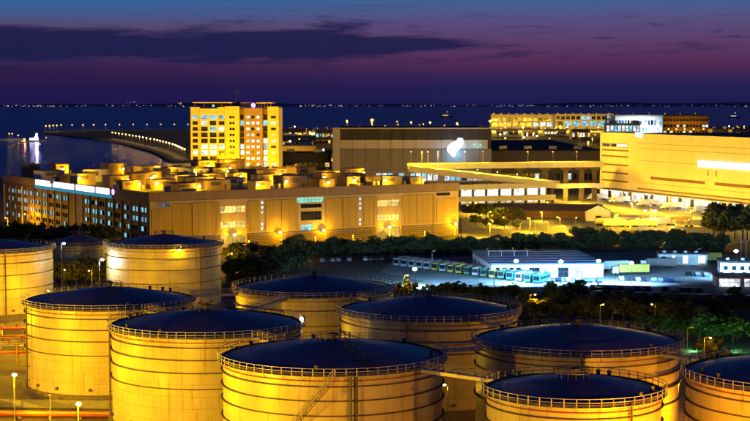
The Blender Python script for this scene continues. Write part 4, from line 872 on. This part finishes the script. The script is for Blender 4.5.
def trunk_mesh(seed, h, rx):
    r = random.Random(seed); mb = MB().tube((0, 0, -.2), (0, 0, h * .55), .22, 7, .14)
    for _ in range(6):
        a = r.uniform(0, 6.3); mb.tube((0, 0, h * r.uniform(.3, .53)), (math.cos(a) * rx * .6, math.sin(a) * rx * .6, h * r.uniform(.6, .85)), .09, 5, .03)
    return mb.mesh('trunk', 'trunk')
CR = {}
for k in range(6):
    for m in ('leaf_dark', 'leaf_green', 'leaf_olive'):
        CR[(k, m)] = crown_mesh('crown', 10 + k, 2.9 + .25 * (k % 3), 2.5 + .3 * (k % 2), m, 30 + k * 2, 46, .42, 5.0)
TR = [trunk_mesh(50 + k, 8, 3) for k in range(3)]
SH = {m: [crown_mesh('foliage', 80 + k, 1.7, 1.1, m, 16, 34, .3, 1.1) for k in range(3)] for m in ('leaf_dark', 'leaf_green', 'leaf_olive')}
def tree(x, y, h, label, group, m='leaf_dark', wide=1.0):
    s = h / 7.8; k = rnd.randrange(6); t = thing('tree', label, 'tree', (x, y, 0), rnd.uniform(0, 6.3), group); t.scale = (s * wide, s * wide, s)
    obj('trunk', TR[k % 3], None, t); obj('crown', CR[(k, m)], None, t)
def shrub(x, y, s, label, group, m='leaf_dark'):
    t = thing('shrub', label, 'shrub', (x, y, 0), rnd.uniform(0, 6.3), group); t.scale = (s, s, s)
    obj('foliage', rnd.choice(SH[m]), None, t); obj('stem', ST, None, t)
ST_ = 0
ST = MB().tube((0, 0, -.1), (0, 0, 1.3), .08, 5).tube((0, 0, .4), (.6, .3, 1.4), .05, 4).tube((0, 0, .4), (-.5, .4, 1.3), .05, 4).mesh('stem', 'trunk')
def row(p0, p1, k, h0, h1, label, group, m='leaf_dark', jit=1.5, wide=1.0):
    a, b = G(*p0), G(*p1)
    for i in range(k):
        q = a.lerp(b, (i + .5) / k); tree(q.x + rnd.uniform(-jit, jit), q.y + rnd.uniform(-jit, jit) * 2, rnd.uniform(h0, h1), ordn(i) + label, group, m, wide)
lb = ' dark tree from left in the hedge row under the long warehouse front'
row((296, 252.5), (462, 250.5), 26, 4.6, 7.6, lb, 'tree row before the warehouse', wide=1.15)
row((300, 256), (470, 252), 16, 3.4, 5.2, ' low tree from left along the near edge of the warehouse hedge', 'tree row before the warehouse', wide=1.3)
row((462, 250.5), (590, 247), 17, 5, 7, ' dark round tree from left in the row between depot and slip road', 'tree row behind the depot', wide=1.15)
row((575, 243.5), (722, 250), 19, 5.5, 8, ' dark tree from left in the row behind the lorry yard', 'tree row behind the lorry yard', wide=1.15)
row((708, 238), (752, 240), 6, 12, 17, ' tall dark tree from left just behind the right edge yard lamp', 'tall trees at right')
row((706, 232), (745, 230), 5, 11, 15, ' tall dark tree from left in the far clump at the right edge', 'tall trees at right')
row((462, 216), (525, 222), 9, 6, 9, ' bushy tree from left directly below the ramp slabs', 'trees below the ramps', wide=1.2)
row((470, 226), (520, 230), 5, 4, 6, ' bushy tree from left by the slip road under the ramps', 'trees below the ramps', wide=1.2)
row((228, 281), (300, 268), 9, 7, 10.5, ' leafy tree from left in the row behind the dim amber tank', 'trees by the amber tank', wide=1.1)
row((232, 268), (305, 260), 8, 7, 10, ' leafy tree from left in the rear clump behind the amber tank', 'trees by the amber tank', wide=1.1)
row((236, 290), (280, 276), 5, 5, 7, ' olive tree from left close beside the amber tank', 'trees by the amber tank', 'leaf_olive')
row((2, 250), (110, 252), 11, 8, 12, ' big dark tree from left between left tanks and warehouse side', 'trees below the warehouse side', wide=1.15)
row((8, 243), (110, 246), 9, 7, 10, ' dark tree from left right under the warehouse side windows', 'trees below the warehouse side', wide=1.1)
row((52, 285), (108, 286), 9, 7, 10, ' olive tree from left in front of the small domed tank', 'trees at the domed tank', 'leaf_olive', wide=1.1)
row((432, 296), (520, 300), 9, 3.6, 5.4, ' low dark tree from left between the tanks and the bus depot', 'trees before the depot', 'leaf_dark', wide=1.3)
row((540, 318), (690, 322), 14, 4, 6.5, ' dark tree from left right behind the half shadowed tank', 'trees behind the right tanks', 'leaf_dark', wide=1.3)
row((520, 308), (760, 314), 20, 3.6, 5.8, ' low dark tree from left below the rows of parked cars', 'trees behind the right tanks', 'leaf_dark', wide=1.3)
row((640, 334), (760, 345), 9, 4.5, 6.5, ' green tree from left behind the gap before the right edge tank', 'trees behind the right tanks', 'leaf_green', wide=1.2)
row((500, 322), (545, 318), 6, 4, 6, ' olive tree from left beside the dim brownish tank', 'olive trees', 'leaf_olive', wide=1.2)
for (px, py, h, lbl) in ((700, 341, 8.5, 'green lit tree behind the tanks, left of two'), (733, 343, 8.0, 'green lit tree behind the tanks near the right edge')):
    q = G(px, py); tree(q.x, q.y, h, lbl, 'green lit trees', 'leaf_green', 1.25)
for rn, (p0, p1, k) in enumerate((((296, 254), (462, 251.5), 34), ((462, 251.5), (590, 248), 22), ((575, 244.5), (722, 251), 24), ((228, 284), (300, 268), 12))):
    a, b = G(*p0), G(*p1)
    for i in range(k):
        q = a.lerp(b, (i + .5) / k); shrub(q.x + rnd.uniform(-1, 1), q.y + rnd.uniform(-2, 2), rnd.uniform(1.3, 2.0), ordn(i) + ' low bush from left ' + ('under the warehouse hedge trees', 'under the trees behind the depot', 'under the trees behind the lorry yard', 'under the trees behind the amber tank')[rn], 'bushes under the tree rows')
q = G(712, 360); shrub(q.x, q.y, 2.6, 'yellow lit bush at the foot of a lamp pole at right', None, 'leaf_olive')
q = G(404, 296); shrub(q.x, q.y, 2.4, 'yellow lit bush behind the dim brownish tank', None, 'leaf_olive')
for i in range(26):
    q = G(425 + i * 12.5 + rnd.uniform(-5, 5), rnd.uniform(296, 330)); shrub(q.x, q.y, rnd.uniform(1.4, 2.4), ordn(i) + ' low shrub from left on the dark ground behind the right tanks', 'low shrubs', rnd.choice(('leaf_dark', 'leaf_dark', 'leaf_green')))

# ------------------------------------------------------------------ bus depot
dp = thing('depot_building', 'low white depot hall with flat blue roof lit by floodlights', 'building', at(492, 562), R(4))
wd = (606 - 492) / F * 562
facade(dp, wd, 5, [(1.5 + i * 2.6, 3.2 + i * 2.6, 2.6, 3.9, 'glass_dark') for i in range(4)] + [(14 + i * 5.4, 18 + i * 5.4, .1, 3.8, 'dock_lit' if i % 2 else 'glass_dark') for i in range(4)], 'white_wall', (0, 0, 0), 0, .4)
obj('core', B(.05, wd - .05, .45, 52, 0, 4.8), 'white_wall', dp); obj('roof', B(-.6, wd + .6, -1.2, 53, 5.0, 5.35), 'depot_roof', dp)
obj('side_wall', B(-.001, .04, .003, 52, 0, 5), 'white_wall', dp)
for k in range(6): obj('roof_seam', B(-.6, wd + .6, k * 9 - .1, k * 9 + .1, 5.351, 5.45), 'depot_roof', dp)
fr = thing('steel_frame', 'open blue steel gantry frame at the left end of the depot hall', 'frame', at(489, 590), 0)
for i in range(4):
    obj('post', MB().tube((i * 5, 0, 0), (i * 5, 0, 7.5), .18, 6), 'galv', fr); obj('beam', MB().tube((i * 5, 0, 7.5), (i * 5, 10, 7.5), .15, 6), 'galv', fr)
obj('top_beam', MB().tube((0, 0, 7.4), (15, 0, 7.4), .18, 6), 'galv', fr)
def low_hall(px0, px1, D, h, depth, label, m, wins, roof, rz=0.0):
    a = at(px0, D); w_ = (px1 - px0) / F * D; t = thing('low_hall', label, 'building', a, rz)
    facade(t, w_, h, [(w_ * a0, w_ * a1, z0, z1, mm) for a0, a1, z0, z1, mm in wins], m, (0, 0, 0), 0, .35); obj('core', B(.03, w_ - .03, .4, depth, 0, h - .1), m, t); obj('roof', B(-.5, w_ + .5, -.8, depth + .5, h, h + .3), roof, t)
    for k in range(4): obj('roof_vent', B(w_ * (.1 + k * .22), w_ * (.1 + k * .22) + 1.2, depth * .4, depth * .4 + 1.2, h + .3, h + 1.1), 'galv', t)
low_hall(660, 708, 610, 4.2, 9, 'long white cabin row with bright windows behind the lorry park', 'white_wall', [(.06, .16, .8, 3.2, 'glass_dark'), (.28, .33, .5, 3.6, 'sign_white'), (.50, .60, .6, 3.6, 'sign_white'), (.82, .96, .8, 3.6, 'sign_white')], 'clad_mid', R(-6))
low_hall(722, 790, 575, 4.6, 14, 'white hall with dark roof at the right edge under the floodlight', 'white_wall', [(.05 + .12 * i, .11 + .12 * i, 1.6, 3.2, 'glass_dark') for i in range(7)], 'clad_dark', R(-8))
low_hall(718, 770, 535, 3.6, 10, 'open bright carport at the right edge below the white hall', 'white_wall', [(.06, .46, .1, 2.9, 'dock_lit'), (.54, .94, .1, 2.9, 'dock_lit')], 'clad_mid', R(-5))
low_hall(560, 582, 590, 0.9 + 3.4, 7, 'small white kiosk in front of the depot floodlight', 'white_wall', [(.1, .4, .9, 2.6, 'glass_dark')], 'clad_light')
# pitched shed
sd = thing('pitched_shed', 'dark roofed shed with pale gable end below the ramps', 'shed', at(494, 868), R(-10)); 
gm = MB(); L0, Wd0 = 60, 18
obj('wall', MB().box(0, L0, 0, Wd0, 0, 4.2), 'brown_wall', sd)
rf = MB(); rf.add([(-1, -1, 4.0), (L0 + 1, -1, 4.0), (L0 + 1, Wd0 / 2, 7.4), (-1, Wd0 / 2, 7.4), (L0 + 1, Wd0 + 1, 4.0), (-1, Wd0 + 1, 4.0)], [(0, 1, 2, 3), (3, 2, 4, 5), (0, 3, 5), (1, 4, 2)]); obj('roof', rf, 'clad_mid', sd)
gb = MB(); gb.add([(L0 + 1.05, 0, 0), (L0 + 1.05, Wd0, 0), (L0 + 1.05, Wd0, 4.1), (L0 + 1.05, Wd0 / 2, 7.3), (L0 + 1.05, 0, 4.1)], [(0, 1, 2, 3, 4)]); obj('gable', gb, 'white_wall', sd)
ge = thing('gabled_hut', 'pale gable fronted hut right of the dark roofed shed', 'shed', at(587, 838), R(-4))
gw = MB(); gw.prism([(0, 0), (13, 0), (13, 11), (0, 11)], 0, 5.5); gw.add([(0, 0, 5.5), (13, 0, 5.5), (6.5, 0, 8.6)], [(0, 1, 2)]); obj('wall', gw, 'white_wall', ge)
gr = MB(); gr.add([(-.5, -.5, 5.4), (6.5, -.5, 8.8), (6.5, 11.5, 8.8), (-.5, 11.5, 5.4), (13.5, -.5, 5.4), (13.5, 11.5, 5.4)], [(0, 1, 2, 3), (1, 4, 5, 2)]); obj('roof', gr, 'clad_dark', ge); obj('door', B(5, 8, -.1, -.003, 0, 3), 'glass_dark', ge)

# buses, lorries and cars
bus_body = {}
for nm, c in (('bus_white', (.30, .31, .33)), ('bus_green', (.035, .14, .06)), ('bus_yellow', (.30, .23, .035)), ('bus_teal', (.03, .16, .18))): mat(nm, c, .35, var=.06)
def bus_meshes(m):
    b = MB(); pr = [(-1.25, .45), (1.25, .45), (1.25, 2.7), (1.0, 3.2), (-1.0, 3.2), (-1.25, 2.7)]; k = len(pr)
    b.add([(0, y, z) for y, z in pr] + [(11, y, z) for y, z in pr], [tuple(range(k)), tuple(range(k, 2 * k))[::-1]] + [(i, k + i, k + (i + 1) % k, (i + 1) % k) for i in range(k)])
    return b.mesh('body', m)
BW = MB()
for i in range(6):
    for s in (-1, 1): BW.box(1 + i * 1.6, 2.4 + i * 1.6, min(s * 1.255, s * 1.28), max(s * 1.255, s * 1.28), 1.5, 2.5)
BWm = [B(1 + i * 1.6, 2.4 + i * 1.6, s * 1.265 - .012, s * 1.265 + .012, 1.5, 2.5) for i in range(6) for s in (-1, 1)]
BWmesh = [b.mesh('side_window', 'glass_dark') for b in BWm]; BFr = B(-.03, -.002, -1.1, 1.1, 1.3, 2.75).mesh('windscreen', 'glass_dark'); BR_ = B(3, 6, -.7, .7, 3.2, 3.45).mesh('roof_unit', 'galv')
for m in ('bus_white', 'bus_green', 'bus_yellow', 'bus_teal'): bus_body[m] = bus_meshes(m)
BWh = MB().tube((0, -1.26, 0), (0, -.95, 0), .5, 10).mesh('wheel', 'rubber')
def bus(x, y, rot, m, label):
    t = thing('bus', label, 'bus', (x, y, .02), rot, 'buses parked in the depot'); obj('body', bus_body[m], None, t); obj('windscreen', BFr, None, t); obj('roof_unit', BR_, None, t)
    for w_ in BWmesh: obj('side_window', w_, None, t)
    for wx in (2.3, 8.6):
        for s in (0, PI): obj('wheel', BWh, None, t, (wx, 0, .5), s)
a, b = G(396, 266.5), G(536, 284)
cols = ['bus_white', 'bus_white', 'bus_white', 'bus_white', 'bus_white', 'bus_yellow', 'bus_white', 'bus_yellow', 'bus_yellow', 'bus_green', 'bus_white', 'bus_green', 'bus_yellow', 'bus_green', 'bus_teal', 'bus_white', 'bus_green', 'bus_teal']
for i, m in enumerate(cols):
    q = a.lerp(b, i / (len(cols) - 1)); bus(q.x, q.y, R(62), m, f'{m[4:]} bus, {ordn(i)} from the left in the slanting depot row')
for (px, py, rot, kind, lb_) in ((612, 275, .1, 1, 'yellow box lorry on the blue lit yard'), (688, 263, .2, 1, 'yellow box lorry before the white cabin row'), (596, 272, .4, 0, 'white lorry parked under the second floodlight'), (640, 268.5, .05, 2, 'dark lorry behind the yellow box lorry')):
    q = G(px, py); lorry(q.x, q.y, rot, lb_, None, kind)
for nm, c in (('car_white', (.32, .33, .34)), ('car_dark', (.02, .022, .028)), ('car_red', (.12, .018, .014)), ('car_silver', (.30, .31, .33)), ('car_blue', (.04, .07, .16))): mat(nm, c, .28, .2, var=.04)
def car_body(m):
    b = MB(); pr = [(0, .3), (4.4, .3), (4.4, .8), (3.6, .95), (3.0, 1.42), (1.4, 1.45), (.7, .98), (0, .85)]; k = len(pr)
    b.add([(x, -.85, z) for x, z in pr] + [(x, .85, z) for x, z in pr], [tuple(range(k)), tuple(range(k, 2 * k))[::-1]] + [(i, k + i, k + (i + 1) % k, (i + 1) % k) for i in range(k)]); return b.mesh('body', m)
CBm = {m: car_body(m) for m in ('car_white', 'car_dark', 'car_red', 'car_silver', 'car_blue')}
cg = MB()
for s in (-.86, .86): cg.add([(.95, s, 1.0), (3.35, s, 1.0), (2.95, s, 1.36), (1.45, s, 1.38)], [(0, 1, 2, 3)])
CGm = cg.mesh('side_glass', 'glass_dark'); CWm = MB().tube((0, -.88, 0), (0, -.66, 0), .32, 10).mesh('wheel', 'rubber'); cw = MB().add([(3.62, -.75, .97), (3.62, .75, .97), (3.04, .68, 1.42), (3.04, -.68, 1.42)], [(0, 1, 2, 3)]).mesh('windscreen', 'glass_dark')
def car(x, y, rot, m, label, group):
    t = thing('parked_car', label, 'car', (x, y, .01), rot, group); obj('body', CBm[m], None, t); obj('side_glass', CGm, None, t); obj('windscreen', cw, None, t, (.02, 0, .01))
    for wx in (.85, 3.5):
        for s in (0, PI): obj('wheel', CWm, None, t, (wx, 0, .32), s)
for r_, (p0, p1, k) in enumerate((((322, 262.5), (392, 260), 14), ((622, 281), (672, 283), 10), ((560, 288.5), (700, 292.5), 26), ((600, 296), (760, 301), 26), ((690, 276), (760, 281), 9), ((548, 282), (600, 283.5), 6))):
    a, b = G(*p0), G(*p1)
    for i in range(k):
        if rnd.random() < .15: continue
        q = a.lerp(b, i / (k - 1)); m = rnd.choice(('car_dark', 'car_dark', 'car_dark', 'car_silver', 'car_silver', 'car_white', 'car_red', 'car_blue'))
        car(q.x, q.y + rnd.uniform(-.5, .5), R(90) + rnd.uniform(-.1, .1), m, f'{m[4:]} car, {ordn(i)} place from left in the ' + ('row between warehouse hedge and amber tank', 'row behind the yard lamps', 'middle row of the car park', 'nearest row of the car park', 'row by the right edge hall', 'short row before the depot hall')[r_], 'cars parked by the depot')
# blue white flood lamps of the depot
for (px, py, pw, lbl) in ((415, 270, 9000, 'blue white yard lamp left of the bus row'), (517, 262, 22000, 'blue white yard lamp over the depot hall'), (600, 262, 22000, 'blue white yard lamp left of the yellow box lorry'), (633, 264, 18000, 'blue white yard lamp right of the second one'), (738, 252, 16000, 'blue white yard lamp at the right edge above the white hall'), (562, 262.5, 13000, 'blue white yard lamp between the hall and the kiosk')):
    D = {415: 532, 738: 560}.get(px, 542); h = H - (py - 104) * D / F
    c = at(px, D); t = street_lamp(c.x, c.y, lbl, 'depot yard lamps', h=round(h, 1), rot=PI / 2, rb=.8, bm='bulb_blue', arm=.5, name='yard_lamp')
    l = bpy.data.lights.new('lamp_light', 'SPOT'); l.energy = pw * (22 if px == 415 else 5.5); l.color = (.22, .56, 1); l.shadow_soft_size = .3; l.spot_size = R(165); l.spot_blend = .5
    o = bpy.data.objects.new('lamp_light', l); col.objects.link(o); o.parent = t; o.location = (1.0, 0, round(h, 1) - .5); o.rotation_euler = (0, R(-26), 0)
for (px, py, pw) in ((490, 238, 5000), (530, 232, 5000), (575, 232, 6000), (615, 228, 2600), (655, 228, 2600), (690, 226, 2600), (630, 240, 3000), (670, 242, 3000), (500, 243, 3000), (565, 241, 3000)):
    q = G(px, py); street_lamp(q.x, q.y, ('near' if py > 235 else 'far') + ' ' + ordn(sorted((490, 530, 575, 615, 655, 690, 630, 670, 500, 565)).index(px)) + ' sodium lamp from left lighting the yellow yard', 'yellow yard lamps', h=7, rot=rnd.uniform(0, 6), power=pw * 6, c=(1, .57, .01), rb=.28, bm='bulb_far')
for k in range(9):
    q = G(612 + k * 9, 224 + (k % 3) * 1.5); lorry(q.x, q.y, rnd.choice((.1, PI + .1)), ordn(k) + ' parked lorry from left in the yellow yard behind the tree row', 'lorries in the yellow yard', rnd.choice((0, 2, 3, 0)))
for px in (642, 652):
    q = G(px, 226); street_lamp(q.x, q.y, ('left' if px < 650 else 'right') + ' cool white lamp among lorries in the yellow yard', 'cool yard lamps', h=8, power=2200, c=(.6, .75, 1), bm='bulb_white', rb=.5)
for px, py in ((474, 213), (497, 214), (520, 216), (545, 213)):  # lamps added to light the dark lower slab
    q = G(px, py); street_lamp(q.x, q.y, ordn((474, 497, 520, 545).index(px)) + ' added sodium lamp from left lighting the foot of the ramp building', 'added lamps below the ramps', h=6, power=26000, c=(1, .57, .02), rb=.3, bm='bulb_far')
for i in range(14):  # extra lamps spread over the yard to brighten its ground
    px = 470 + i * 18; q = G(px, (209, 216, 222)[i % 3] + (3 if px > 600 else 5)); street_lamp(q.x, q.y, ordn(i) + ' added low warm yard light from left between ramps and yellow warehouse', 'added low yard lights', h=5, power=13000, c=(1, .57, .02), rb=.4, bm='bulb_far', rot=rnd.uniform(0, 6))
# slim lamp poles standing about (not lit)
for pi_, (px, y0, y1) in enumerate(sorted(((312, 262, 290), (494, 268, 290), (389, 285, 300), (517, 289, 300), (612, 315, 330), (687, 330, 362), (222, 225, 260), (258, 254, 275), (432, 252, 268), (478, 257, 285), (697, 250, 262), (80, 228, 262), (26, 236, 262), (535, 222, 241), (548, 222, 240), (520, 224, 242), (366, 236, 252), (746, 232, 258), (741, 230, 258)))):
    q = G(px, y1); hh = H - (y0 - 104) * q.y / F; street_lamp(q.x, q.y, ordn(pi_) + ' slim unlit lamp pole from the left among trees and yards', 'slim poles', h=round(max(3, hh), 1), arm=.9, rb=.1, bm='galv', rot=rnd.choice((0, PI)))
# sodium lamps along the road below the warehouse
for pk, px in enumerate((118, 160, 205, 232, 265, 300, 340, 380, 420, 455)):
    a, b = G(60, 268), G(462, 244.5); q = a.lerp(b, (px - 60) / 402); street_lamp(q.x, q.y + 9, ordn(pk) + ' small sodium lamp from left on the road below the long warehouse', 'warehouse road lamps', h=6, power=3500, c=SOD, rb=.22, rot=-PI / 2)
for (px, py, pw) in ((8, 232, 22000), (22, 228, 16000), (36, 240, 8000), (64, 291, 3000), (92, 291, 2600), (228, 272, 9000), (240, 262, 6000), (404, 297, 1800), (704, 366, 2000), (530, 318, 2500), (600, 330, 1500), (655, 330, 1500)):  # those behind the right tanks are added to lighten the trees
    q = G(px, py); street_lamp(q.x, q.y, 'sodium lamp glowing among trees ' + ('below the warehouse side, ' if px < 50 else 'by the domed tank, ' if px < 100 else 'left of the amber tank, ' if px < 300 else 'added behind the right tanks, ') + ordn(sum(1 for q_ in (8, 22, 36, 64, 92, 228, 240, 404, 530, 600, 655, 704) if q_ < px)) + ' such lamp from left', 'lamps among the left trees', h=7, power=pw, c=SOD, rb=.3, rot=rnd.uniform(0, 6))
# green garden light by the two green trees
for px in (694, 728):
    q = G(px, 352); flood(q.x, q.y, 'green ground spotlight under the green lit trees', 'green tree spots', R(90), 3500, (.25, 1, .35), h=.6)
# depot perimeter fence
fn = thing('chain_fence', 'thin steel fence along the front of the lit depot yard', 'fence', G(452, 289), 0); a, b = G(452, 289), G(620, 288)
dv = b - a; fn.rotation_euler = (0, 0, math.atan2(dv.y, dv.x)); ln = dv.length
pm_ = MB().tube((0, 0, 0), (0, 0, 2.4), .06, 5).mesh('post', 'galv')
for i in range(int(ln / 3) + 1): obj('post', pm_, None, fn, (i * 3, 0, 0))
for z in (.3, 1.3, 2.3): obj('rail', MB().tube((0, 0, z), (ln, 0, z), .03, 4), 'galv', fn)
